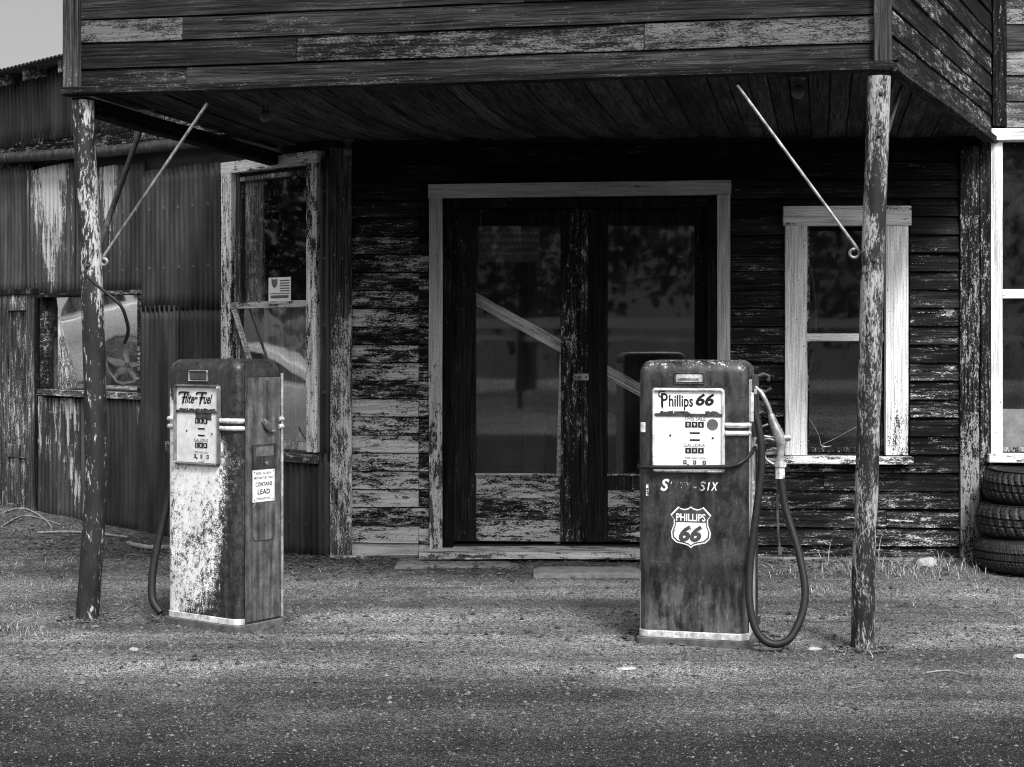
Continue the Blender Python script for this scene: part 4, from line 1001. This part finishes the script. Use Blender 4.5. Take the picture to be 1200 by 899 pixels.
    if dark:
        zc = (zsplit + z1 - .01) / 2 + .006
        text(m, 'P', (cxm - .118, -.0075, zc + .004), .070, w=.034, bold=.012); text(m, 'hillips', (cxm - .035, -.0075, zc), .058, w=.120, bold=.018); text(m, '66', (cxm + .085, -.0075, zc + .006), .056, w=.092, bold=.034, shear=.25)
        m.tube(curve([(cxm - .134, -.009, zc + .018), (cxm - .146, -.009, zc + .028), (cxm - .140, -.009, zc + .045), (cxm - .115, -.009, zc + .044)], 5), .0032, 6)
        m.tube([(cxm - .127, -.009, zc - .036), (cxm - .128, -.009, zc + .036)], .004, 6)
    else:
        zc = (zsplit + z1 - .01) / 2
        text(m, 'lite', (cxm - .055, -.0075, zc), .052, w=.075, bold=.026, shear=.45); text(m, 'uel', (cxm + .085, -.0075, zc), .052, w=.068, bold=.026, shear=.45)
        for xo in (-.105, .028):
            m.tube(curve([(cxm + xo - .030, -.009, zc + .020), (cxm + xo - .018, -.009, zc + .031), (cxm + xo + .048, -.009, zc + .030)], 4), .0045, 6)
            m.tube([(cxm + xo + .018, -.009, zc + .030), (cxm + xo - .002, -.009, zc - .028)], .0052, 6); m.tube([(cxm + xo - .004, -.009, zc + .004), (cxm + xo + .030, -.009, zc + .006)], .004, 6)
        m.tube([(cxm - .012, -.009, zc + .002), (cxm + .006, -.009, zc + .003)], .004, 6)
    m.build('brand_lettering', M['ink'], bp)
    # price and volume windows
    xo = cxm + .035; zt_ = zsplit - .020; m = MB(); mw = MB(); hgt = zt_ - z0
    rows = [(zt_ - .012, 'T'), (zt_ - .062, 'W'), (zt_ - .105, 'b'), (zt_ - .15, 'b'), (zt_ - .175, 'G'), (zt_ - .205, 'W'), (zt_ - .236, 'p')]
    if dark: text(m, 'THIS SALE', (xo, -.0068, zt_ - .004), .020, w=.105)
    text(m, 'GALLONS', (xo - .004, -.0068, zt_ - .137), .018, w=.105); text(m, 'PER GALLON', (xo, -.0068, zt_ - .200), .010, w=.10); text(m, 'TAX', (xo, -.0068, zt_ - .250), .010, w=.04)
    m.build('dial_lettering', M['ink_w'], dp)
    m = MB()
    for k in range(3):
        m.box(xo - .048 + k * .032, xo - .020 + k * .032, -.0095, -.006, zt_ - .048, zt_ - .020); m.box(xo - .048 + k * .032, xo - .020 + k * .032, -.0095, -.006, zt_ - .176, zt_ - .150)
        m.box(xo - .058 + k * .048, xo - .042 + k * .048, -.0085, -.006, zt_ - .232, zt_ - .212)
    m.box(xo - .026, xo + .024, -.0085, -.006, zt_ - .080, zt_ - .072)
    m.box(xo - .026, xo + .024, -.0085, -.006, zt_ - .115, zt_ - .107)
    m.build_each('counter_window', M['ink'], dp, bevel=.001)
    m = MB()
    for k in range(3):
        for zz, hh_ in ((zt_ - .034, .018), (zt_ - .163, .016)): text(m, random.choice('0689'), (xo - .034 + k * .032, -.0098, zz), hh_)
        text(m, '9E2'[k] if dark else '050'[k], (xo - .050 + k * .048, -.0088, zt_ - .222), .013)
    m.build_each('counter_digit', M['dial'], dp)
    m = MB()
    for bx_, bz_ in ((x0 + .095, zt_ - .09), (x1 - .06, zt_ - .10), (cxm, z0 + .04)) : m.lathe([(.006, 0), (.005, .003), (.001, .004)], 8, lambda a, b, c: (bx_ + a, -.006 - c, bz_ + b))
    m.build_each('screw', M['rust_dark'], dp)
    if dark:
        m = MB(); m.lathe([(.028, 0), (.028, .0012), (.024, .0012), (.024, .0005)], 24, lambda a, b, c: (x1 - .062 + a, -.0062 - c, zt_ - .034 + b)); m.build('inspection_seal', M['ink_w'], dp)
    else:
        m = MB(); m.prism([(xo - .05, zt_ + .01), (xo + .07, zt_ + .015), (xo + .075, zt_ - .03), (xo + .02, zt_ - .03), (xo + .0, zt_ - .05), (xo - .04, zt_ - .03)], lambda a, b, d: (a, d, b), -.0072, -.0062); m.build('rust_stain', M['rust_dark'], dp)
    # twin bright bands
    m = MB()
    for zc in (1.045, 1.085):
        for xa, xb in ((x1 + .002, hw), (-hw, x0 - .002))[:1 if dark else 2]:
            sg = 1 if xa > 0 else -1; pts = [(xa, -.002), (xb, -.002)] if sg < 0 else [(xa, -.002), (xb, -.002)]
            path = [(xa, -.004), (hw - .05, -.004)] + [(hw - .052 + .056 * math.sin(R(a)), .052 - .056 * math.cos(R(a))) for a in (20, 40, 60, 80)] if sg > 0 else [(xb, -.004), (-hw + .05, -.004)] + [(-hw + .052 - .056 * math.sin(R(a)), .052 - .056 * math.cos(R(a))) for a in (20, 40, 60, 80, 90)]
            m.tube([(a, b, zc) for a, b in path], .013, 8, flat=1)
    m.build_each('bright_band', M['chrome'], t, smooth=60)
    m = MB()
    for zc in (1.045, 1.085): m.tube([(hw + .002, yb - .035, zc), (hw + .006, yb - .008, zc), (hw - .01, yb + .004, zc)], .012, 8)
    m.build_each('bright_band', M['chrome'], t, smooth=60)
    # lead warning plate
    pz0, pz1, py0, py1 = (.62, .79, yf + .15, yf + .255) if dark else (.655, .822, yf + .105, yf + .265)
    m = MB(); m.box(hw + .003, hw + .0065, py0, py1, pz0, pz1, .62); wpn = m.build('warning_plate', M['sign_white'], t)
    yc = (py0 + py1) / 2; ww = py1 - py0; hgt = pz1 - pz0; m = MB(); xx_ = hw + .0072
    for s_, f_, h_, w_ in (('FOR USE AS A', .90, .075, .70), ('MOTOR FUEL ONLY', .76, .075, .88), ('CONTAINS', .56, .125, .78), ('LEAD', .32, .155, .58), ('(TETRAETHYL)', .10, .065, .66)):
        text(m, s_, (xx_, yc, pz0 + hgt * f_), hgt * h_, SIDE, w=ww * w_, bold=.02 if h_ > .1 else .008)
    for a, b in ((.07, .06), (.93, .06), (.07, .94), (.93, .94)): m.lathe([(.004, 0), (.001, .001)], 8, lambda p_, q_, c_, a=a, b=b: (xx_ + c_, py0 + ww * a + p_, pz0 + hgt * b + q_))
    m.build('warning_lettering', M['ink'], wpn)
    return t, hw, yf, yb
# white pump
th1 = R(-36); c1 = P(279, 739, 226)
e1 = Vector((math.cos(th1), math.sin(th1), 0)); 
loc1 = Vector((c1.x, c1.y, 0)) - e1 * (PW / 2 + .004)
t1, hw, yf, yb = pump('rust eaten white fuel pump with its grey side turned to view', loc1, th1, False)
m = MB(); m.box(hw + .004, hw + .010, .10, .275, .832, .958); pl_ = m.build('lock_plate', M['rust_dark'], t1, bevel=.002)
m = MB(); m.box(hw + .0105, hw + .0115, .125, .255, .895, .945, .4); m.build('name_tag', M['steel'], pl_)
m = MB(); m.lathe([(.010, 0), (.010, .006), (.004, .008)], 12, lambda a, b, c: (hw + .010 + c, .20 + a, .856 + b)); m.build_each('lock', M['galv'], pl_)
m = MB(); m.prism(rrect(.105, .27, .45, .655, .03), lambda a, b, d: (d, a, b), hw + .002, hw + .0075); m.build('access_door', M['side_dark'], t1, bevel=.002)
m = MB(); m.tube([(hw + .012, .175, 1.085), (hw + .022, .195, 1.06), (hw + .020, .222, 1.025)], [.012, .02, .011], 8, flat=.5); m.tube([(hw + .012, .215, 1.022), (hw + .014, .262, 1.024)], .006, 8); m.build('switch_lever', M['galv'], t1, smooth=60)
m = MB(); m.box(hw + .002, hw + .007, .208, .216, 1.05, 1.295); m.lathe([(.007, 0), (.006, .006)], 8, lambda a, b, c: (hw + .006 + c, .212 + a, 1.25 + b)); m.build('lever_channel', M['rust_dark'], t1)
m = MB(); m.box(-hw - .075, -hw - .001, .06, .16, .90, .955, .5); m.build('hose_outlet', M['board_h'], t1, bevel=.004)
m = MB(); m.tube(curve([(-hw - .035, .10, .90), (-hw - .04, .08, .72), (-hw - .07, .03, .48), (-hw - .075, -.02, .28), (-hw - .05, -.05, .12), (-hw + .01, -.045, .045)], 8), .021, 12); m.build('hose', M['rubber'], t1, smooth=60)
m = MB(); m.lathe([(.03, -.015), (.03, .015)], 12, lambda a, b, c: (-hw - .02 + c, .08 + a, 1.15 + b)); m.build('side_knob', M['galv'], t1, bevel=.003)
# dark pump
th2 = R(-15); c2 = P(877, 756, 238)
e2 = Vector((math.cos(th2), math.sin(th2), 0)); loc2 = Vector((c2.x, c2.y, 0)) - e2 * (PW / 2 + .004)
t2, hw, yf, yb = pump('dark blotchy fuel pump with a road shield on its front and a looped hose', loc2, th2, True)
# shield emblem
def shield(k):
    h = [(0, 1.0), (.14, .90), (.34, .86), (.50, .90), (.62, .98), (1.0, .58), (.84, .36), (.84, .10), (.98, -.28), (.94, -.58), (.72, -.78), (.34, -.86), (.12, -.93), (0, -1.04)]
    f = h + [(-a, b) for a, b in h[-2:0:-1]]; return [(a * k, b * k) for a, b in f]
sxc, szc, sw, sh = -.008, .578, .102, .102
def lay(mb, poly, y): mb.prism([(sxc + a * sw, szc + b * sh) for a, b in poly], lambda a, b, d: (a, d, b), y, y + .0008, .58)
m = MB(); lay(m, shield(1.0), -.0016); em = m.build('shield_emblem', M['decal'], t2)
m = MB(); lay(m, shield(.93), -.0026); m.build('emblem_ground', M['ink_dark'], em)
low = [(a, min(b, .22)) for a, b in shield(.865) if b < .5]
low = [(a, b) for a, b in shield(.865) if b < .20]; i0 = [i for i in range(len(low))]
lowp = sorted([p for p in low if p[0] >= 0], key=lambda p: -p[1]); lp = [(.73, .21)] + lowp; poly = lp + [(-a, b) for a, b in reversed(lp) if a > .001]
m = MB(); lay(m, poly, -.0036); m.build('emblem_field', M['decal'], em)
m = MB(); text(m, 'PHILLIPS', (sxc, -.0034, szc + sh * .47), sh * .36, w=sw * 1.44, bold=.022, cov=.8); m.build('emblem_name', M['sign_white'], em)
m = MB(); text(m, '66', (sxc - .002, -.0046, szc - sh * .32), sh * .72, w=sw * 1.14, bold=.045, shear=.28); m.build('emblem_number', M['ink_dark'], em)
# worn grade lettering
m = MB(); zl = .782
for s_, x_, h_, cv, w_ in (('S', -.138, .058, .62, .044), ('I', -.108, .040, .28, .010), ('X', -.082, .040, .22, .03), ('T', -.050, .040, .27, .026), ('Y', -.018, .040, .26, .028), ('-', .012, .040, .40, .016), ('S', .050, .050, .42, .034), ('I', .080, .040, .60, .014), ('X', .110, .040, .66, .036)):
    text(m, s_, (x_, -.0012, zl + (h_ - .04) * .2), h_, w=w_, bold=.03, shear=.25, cov=cv)
m.build('grade_lettering', M['decal'], t2)
m = MB(); rbox(m, -hw + .012, -hw + .036, 1.045, 1.095, -.006, .002, .004); m.build('side_latch', M['chrome'], t2, bevel=.001)
m = MB()
for a in range(3): text(m, 'IHE'[a], (-hw + .045, -.0012, .775 - a * .02), .018, w=.012, cov=.5)
m.build('tax_decal', M['decal'], t2)
# strap round the pump
m = MB(); m.tube(curve([(-hw - .004, .06, .872), (-hw + .02, -.012, .872), (-.12, -.028, .873), (.06, -.028, .878), (.19, -.022, .884), (.245, -.008, .905), (hw + .012, .06, .945), (hw + .022, .12, .968)], 6), .0105, 10); m.build('strap_cable', M['rubber'], t2, smooth=60)
m = MB(); m.lathe([(.016, -.012), (.016, .012)], 10, lambda a, b, c: (hw + .022 + a, .13 + c, .972 + b)); m.build('cable_clamp', M['chrome'], t2, bevel=.002)
# nozzle holster, nozzle and hose on the right side
m = MB(); m.box(hw + .004, hw + .022, .07, .12, 1.10, 1.245, .5); m.box(hw + .022, hw + .034, .072, .118, 1.235, 1.262); m.box(hw + .022, hw + .03, .072, .118, 1.095, 1.108); m.build('hose_bracket', M['side_light'], t2, bevel=.003)
m = MB(); m.box(hw + .004, hw + .030, .16, .24, 1.02, 1.33, .5); m.tube([(hw + .02, .19, 1.32), (hw + .06, .19, 1.335), (hw + .085, .19, 1.325), (hw + .08, .19, 1.30)], .010, 8); m.tube([(hw + .03, .2, 1.26), (hw + .065, .2, 1.245), (hw + .095, .2, 1.265)], .008, 8); m.build('nozzle_holster', M['rust_dark'], t2, bevel=.0)
m = MB(); m.tube(curve([(hw + .02, .15, 1.27), (hw + .055, .15, 1.235), (hw + .085, .15, 1.175), (hw + .10, .15, 1.125)], 6), [.0115] * 18 + [.014], 12)
nz = m.build('nozzle', M['alu'], t2, smooth=60)
m = MB(); m.tube([(hw + .098, .15, 1.135), (hw + .108, .15, 1.10), (hw + .135, .15, 1.04), (hw + .150, .15, 1.005), (hw + .150, .15, .975), (hw + .146, .15, .93), (hw + .144, .15, .895)], [.016, .022, .027, .029, .022, .018, .024], 14); m.tube([(hw + .14, .15, 1.01), (hw + .185, .15, 1.02), (hw + .198, .15, 1.018)], [.02, .018, .012], 10); m.build('nozzle_body', M['alu'], nz, smooth=45)
m = MB(); m.tube([(hw + .144, .15, .895), (hw + .144, .15, .875), (hw + .143, .15, .87), (hw + .143, .15, .815)], [.031, .031, .024, .024], 8); m.build('swivel', M['chrome'], nz, smooth=30)
m = MB(); m.tube(curve([(hw + .12, .15, 1.005), (hw + .07, .15, 1.01), (hw + .055, .15, .97), (hw + .075, .15, .91), (hw + .125, .15, .88)], 6), .007, 8); m.tube(curve([(hw + .115, .15, 1.02), (hw + .05, .15, 1.03), (hw + .045, .15, 1.065), (hw + .085, .15, 1.085)], 6), .006, 8); m.build('trigger_guard', M['alu'], nz, smooth=60)
m = MB(); m.tube([(hw + .03, .2, .905), (hw + .13, .17, .90)], .013, 8); m.tube([(hw + .03, .2, .93), (hw + .12, .17, .94)], .008, 8); m.build_each('nozzle_hook', M['galv'], t2, smooth=40)
m = MB(); m.tube(curve([(hw + .022, .10, 1.235), (hw + .028, .09, 1.15), (hw + .055, .075, 1.02), (hw + .06, .06, .86), (hw + .035, .03, .62), (hw + .012, -.01, .38), (hw + .018, -.05, .2), (hw + .06, -.07, .075), (hw + .13, -.07, .028), (hw + .21, -.05, .055), (hw + .265, .0, .17), (hw + .275, .04, .30), (hw + .235, .09, .48), (hw + .175, .13, .66), (hw + .145, .15, .83)], 8), .0190, 14); m.build('hose', M['rubber'], t2, smooth=60)
m = MB(); m.tube(curve([(hw + .135, .17, .88), (hw + .128, .18, .7), (hw + .132, .18, .56), (hw + .140, .18, .46)], 6), .0055, 6); m.tube([(hw + .140, .18, .47), (hw + .142, .18, .43)], .009, 8); m.build_each('dangling_cord', M['galv'], t2, smooth=60)
m = MB(); m.tube([(hw + .012, yb - .03, .03), (hw + .012, yb - .03, 1.0)], .006, 6); m.box(hw + .004, hw + .03, yb - .06, yb - .03, .06, .10); m.build_each('side_conduit', M['rust_dark'], t2)

# ================================================================== slabs and tyres
def slab(x0, x1, yt, yb_, label):
    sa = (yb_ - HOR) / H; a, b = (x0 - CX) / sa, (x1 - CX) / sa; y0 = F / sa; y1 = F / ((yt - HOR) / H); m = MB(); n = 14
    rings = []
    for i in range(n + 1):
        t = i / n; x = a + (b - a) * t; q = .012 * mnoise.noise((x * 6, 0, 3)); e_ = .5 if i in (0, n) else 1
        rings.append([(x, y0 + q, -.03), (x, y1 - q, -.03), (x, y1 - q - .01, .030 * e_ + .004 * mnoise.noise((x * 5, 2, 2))), (x, y0 + q + .008, .022 * e_ + .004 * mnoise.noise((x * 5, 7, 1)))])
    o = m.loft(rings, True, True).build('step_slab', M['concrete'], bevel=.004); tag(o, label, 'step', 'slabs before the doors')
slab(462, 602, 659, 667, 'low worn concrete slab at the left end of the doorstep')
slab(625, 753, 669, 676, 'thin concrete slab edge lying beside the dark pump under the doors')
def tyre(loc, tilt, label, rim, tm='tyre', sc=1.0):
    t = thing('tyre', label, 'tyre', loc, random.uniform(0, 6), 'tyres stacked below the right window'); t.rotation_euler[0] = tilt[0]; t.rotation_euler[1] = tilt[1]
    Ro, w2 = .335, .108
    prof = [(.205, -w2 + .02), (.225, -w2 + .004), (.26, -w2), (.295, -w2 + .006), (.318, -w2 + .026), (.331, -w2 + .05), (Ro, -.036), (Ro, -.030), (Ro - .012, -.028), (Ro - .012, -.020), (Ro, -.018), (Ro, .018), (Ro - .012, .020), (Ro - .012, .028), (Ro, .030), (Ro, .036), (.331, w2 - .05), (.318, w2 - .026), (.295, w2 - .006), (.26, w2), (.225, w2 - .004), (.205, w2 - .02), (.195, w2 - .05), (.20, -w2 + .05)]
    prof = [(r_ * sc, z_) for r_, z_ in prof]
    m = MB(); n = 264; pr = prof + [prof[0]]; rings = []; per = {'tyre': 6, 'tyre_ribbed': 3, 'tyre_bald': 8}[tm]
    for r_, z_ in pr:
        ring = []
        for k in range(n):
            gro = 0.0
            if r_ > .30 * sc:
                sk = int(abs(z_) * 60 * (1 if z_ > 0 else -1)); gro = (.011 if per > 3 else .005) if (k + sk) % per < (2 if per > 3 else 1) else 0.0
            a_ = 2 * math.pi * k / n; ring.append(((r_ - gro) * math.cos(a_), (r_ - gro) * math.sin(a_), z_))
        rings.append(ring)
    m.loft(rings); m.build('rubber_casing', M[tm], t, smooth=35)
    m = MB()
    for rr_ in (.235, .285):
        for sg in (-1, 1): m.lathe([(rr_, sg * w2 * .985), (rr_ + .004, sg * (w2 * .985 + .004)), (rr_ + .008, sg * w2 * .985)], 64)
    m.build_each('sidewall_rib', M['rubber'], t, smooth=40)
    if rim: MB().lathe([(.200, .06), (.205, .085), (.198, .088), (.185, .04), (.14, .02), (.06, .03), (.001, .03)], 40).build('rim', M['rim'], t, smooth=40)
st = P(1224, 677, 184.5); sx_, sy_ = st.x, st.y + .34
tyre((sx_ + .0, sy_, .112), (0, 0), 'bottom tyre of the stack, standing on the gravel', False, 'tyre_ribbed', 1.03)
tyre((sx_ + .01, sy_ + .01, .333), (.01, .005), 'middle tyre of the stack by the right window', False, 'tyre_bald')
tyre((sx_ + .045, sy_ + .01, .556), (-.03, .02), 'top tyre of the stack, still on its steel rim', True, 'tyre', .97)

# ================================================================== what the glass mirrors: across the road behind the camera
def tree(x, y, h, label):
    t = thing('tree', label, 'tree', (x, y, 0), random.uniform(0, 6), 'trees across the road')
    m = MB(); m.tube([(0, 0, -.1), (.05, .1, h * .25), (-.1, .05, h * .55), (.05, 0, h * .85)], [h * .028, h * .022, h * .014, h * .004], 8)
    for k in range(6):
        a = random.uniform(0, 6.28); z = h * random.uniform(.3, .6); l = h * random.uniform(.18, .3); m.tube([(0, 0, z), (math.cos(a) * l, math.sin(a) * l, z + l * .7)], [h * .01, h * .003], 6)
    m.build('trunk', M['bark'], t, smooth=60)
    m = MB()
    for k in range(80):
        a = random.uniform(0, 6.28); zz = random.uniform(.16, 1.0); r = h * .34 * (1 - abs(zz - .45) * 1.1) * random.random() ** .5; c = Vector((math.cos(a) * r, math.sin(a) * r, h * zz)); cr = h * random.uniform(.05, .11)
        for _ in range(60):
            d = Vector((random.gauss(0, 1), random.gauss(0, 1), random.gauss(0, .8))) * cr * .75; e = Vector((random.gauss(0, 1), random.gauss(0, 1), random.gauss(0, 1))).normalized(); f = e.orthogonal().normalized(); s = h * random.uniform(.008, .020)
            p = c + d; m.add([p - e * s, p - f * s * .6, p + e * s, p + f * s * .6], [(0, 1, 2, 3)])
    m.build('crown', M['leaf'], t)
for i, (x, y, h) in enumerate([(-22, -27, 14), (-15, -30, 13), (-8.5, -25, 14), (-3, -28, 13), (3, -25, 14), (9, -28, 14), (15, -25, 13), (22, -27, 14)]):
    tree(x, y, h, 'broad dark tree across the road behind the viewer')
for x, y, h in ((-24, 13, 10), (-27, 19, 12), (-25, 25, 11), (-31, 31, 12)): tree(x, y, h, 'broad dark tree out of sight to the left of the shed')
m = MB(); rows_ = []
for j, (yy_, hz) in enumerate([(-42, 0), (-60, 5), (-90, 13), (-130, 22)]): rows_.append([(x, yy_, hz * (1 + .25 * mnoise.noise((x * .02, j, 0))) - .1) for x in range(-240, 241, 16)])
m.loft(rows_, closed=False); tag(m.build('hill', M['hill'], smooth=80), kind='structure')
gr_ = thing('rail_fence', 'white painted rail fence along the far side of the road', 'fence', (0, -14, 0))
m = MB(); m.board(-30, 30, -.03, .03, 1.78, 2.02, .5, wob=.03, step=1); m.board(-30, 30, -.03, .03, 1.50, 1.62, .5, wob=.03, step=1); m.build_each('rail', M['rail'], gr_)
for k in range(16): MB().box(-30 + k * 4 - .06, -30 + k * 4 + .06, .031, .13, -.1, 2.0).build('rail_post', M['bark'], gr_)
# parked car, seen mirrored in the loose shed pane
def car(loc, rz):
    t = thing('parked_car', 'silver estate car parked left of the shed, mirrored in its window', 'car', loc, rz)
    side = lambda a, b, d: (a, d, b)
    low = [(-2.25, .42), (-2.30, .75), (-2.2, .98), (-1.0, 1.02), (.9, 1.0), (1.9, .90), (2.25, .78), (2.32, .45), (2.2, .25), (1.78, .25), (1.7, .5), (1.55, .64), (1.38, .69), (1.2, .64), (1.06, .5), (.98, .25), (-1.0, .25), (-1.08, .5), (-1.22, .64), (-1.4, .69), (-1.56, .64), (-1.72, .5), (-1.8, .25), (-2.15, .27)]
    MB().prism(low, side, -.88, .88).build('body', M['car'], t, bevel=.03, seg=2, smooth=40)
    top = [(-2.15, .99), (-1.95, 1.42), (-1.6, 1.5), (-.2, 1.53), (.35, 1.46), (1.15, 1.0)]
    m = MB(); m.loft([[(a, -.82 + (b - .99) * .25, b) for a, b in top], [(a, .82 - (b - .99) * .25, b) for a, b in top]], True, True); m.build('cabin', M['car'], t, bevel=.03, seg=2, smooth=40)
    for sg in (-1, 1):
        for pts in ([(-1.95, 1.06), (-1.75, 1.36), (-1.3, 1.42), (-1.2, 1.06)], [(-1.1, 1.06), (-1.18, 1.42), (-.35, 1.45), (-.25, 1.05)], [(-.15, 1.05), (-.25, 1.45), (.3, 1.39), (.85, 1.05)]):
            MB().loft([[(a, sg * (.835 - (b - .99) * .25), b) for a, b in pts], [(a, sg * (.79 - (b - .99) * .25), b) for a, b in pts]], True, True).build('side_window', M['car_glass'], t)
        for xw in (-1.4, 1.38):
            fn = lambda a, b, c, xw=xw, sg=sg: (xw + a, sg * (.70 + c), .335 + b)
            wh = MB().lathe([(.21, 0), (.3, 0), (.335, .04), (.335, .16), (.30, .19), (.215, .185)], 36, fn, closed=True).build('wheel', M['rubber'], t, smooth=40)
            m = MB(); m.lathe([(.225, .10), (.225, .175), (.20, .175), (.20, .10)], 32, fn, closed=True)
            for k in range(5):
                a = k * 1.2566; m.prism([(.0, -.035), (.21, -.022), (.21, .022), (.0, .035)], lambda p, q, d, a=a: fn(p * math.cos(a) - q * math.sin(a), p * math.sin(a) + q * math.cos(a), d), .13, .165)
            m.build('rim', M['alu'], wh, smooth=30)
            MB().lathe([(.345, -.5), (.345, .10)], 24, fn).build('wheel_well', M['ink'], t)
        MB().box(1.9, 2.24, sg * .5 - .18, sg * .5 + .18, .66, .78).build('headlight', M['alu'], t, bevel=.01)
    return t
car((-9.3, 13.1, -.012), R(-90))

# ================================================================== light, sky, camera
w = bpy.data.worlds.new('World'); S.world = w; w.use_nodes = True; nt_ = w.node_tree; nt_.nodes.clear()
sk = nt_.nodes.new('ShaderNodeTexSky'); sk.sky_type = 'NISHITA'; sk.sun_disc = False
SUN_EL, SUN_AZ = R(50), R(160)      # azimuth clockwise from +Y
sk.sun_elevation = SUN_EL; sk.sun_rotation = SUN_AZ; sk.air_density = 1.4; sk.dust_density = 3.0; sk.ozone_density = 1.0
bw = nt_.nodes.new('ShaderNodeRGBToBW'); bg = nt_.nodes.new('ShaderNodeBackground'); ou = nt_.nodes.new('ShaderNodeOutputWorld')
tc = nt_.nodes.new('ShaderNodeTexCoord'); sx3 = nt_.nodes.new('ShaderNodeSeparateXYZ'); cn = nt_.nodes.new('ShaderNodeTexNoise'); cn.inputs['Scale'].default_value = 3.0; cn.inputs['Detail'].default_value = 5
nt_.links.new(tc.outputs['Generated'], sx3.inputs[0]); nt_.links.new(tc.outputs['Generated'], cn.inputs['Vector'])
cm = nt_.nodes.new('ShaderNodeMath'); cm.operation = 'MULTIPLY_ADD'; cm.inputs[1].default_value = .5; nt_.links.new(cn.outputs['Fac'], cm.inputs[0]); nt_.links.new(sx3.outputs['Y'], cm.inputs[2])
mr = nt_.nodes.new('ShaderNodeMapRange'); mr.interpolation_type = 'SMOOTHSTEP'; nt_.links.new(cm.outputs[0], mr.inputs['Value']); mr.inputs['From Min'].default_value = .0; mr.inputs['From Max'].default_value = 1.2; mr.inputs['To Min'].default_value = 1.0; mr.inputs['To Max'].default_value = .36
ml = nt_.nodes.new('ShaderNodeMath'); ml.operation = 'MULTIPLY'; nt_.links.new(bw.outputs[0], ml.inputs[0]); nt_.links.new(mr.outputs[0], ml.inputs[1])
nt_.links.new(sk.outputs[0], bw.inputs[0]); nt_.links.new(ml.outputs[0], bg.inputs[0]); nt_.links.new(bg.outputs[0], ou.inputs[0]); bg.inputs[1].default_value = .12
sl = bpy.data.lights.new('sun', 'SUN'); sl.energy = 1.4; sl.angle = R(12); sl.color = (1, 1, 1)
so = bpy.data.objects.new('sun', sl); COL.objects.link(so)
dv = Vector((math.sin(SUN_AZ) * math.cos(SUN_EL), math.cos(SUN_AZ) * math.cos(SUN_EL), math.sin(SUN_EL)))
so.rotation_euler = dv.to_track_quat('Z', 'Y').to_euler()
cd = bpy.data.cameras.new('camera'); cam = bpy.data.objects.new('camera', cd); COL.objects.link(cam)
cam.location = (0, 0, H); cam.rotation_euler = (R(90), 0, 0); cd.sensor_width = 36; cd.lens = 36 * F / 1200; cd.shift_y = -(449.5 - HOR) / 1200
cd.clip_start = .05; cd.clip_end = 2000; S.camera = cam
vs_ = S.view_settings; vs_.view_transform = 'Standard'; vs_.look = 'None'; vs_.exposure = 1.5; vs_.gamma = 1.0; vs_.use_curve_mapping = False
S.cycles.max_bounces = 8; S.cycles.transparent_max_bounces = 12; S.cycles.use_denoising = True; S.cycles.denoising_prefilter = 'NONE'; S.cycles.pixel_filter_type = 'BLACKMAN_HARRIS'; S.cycles.filter_width = 1.1
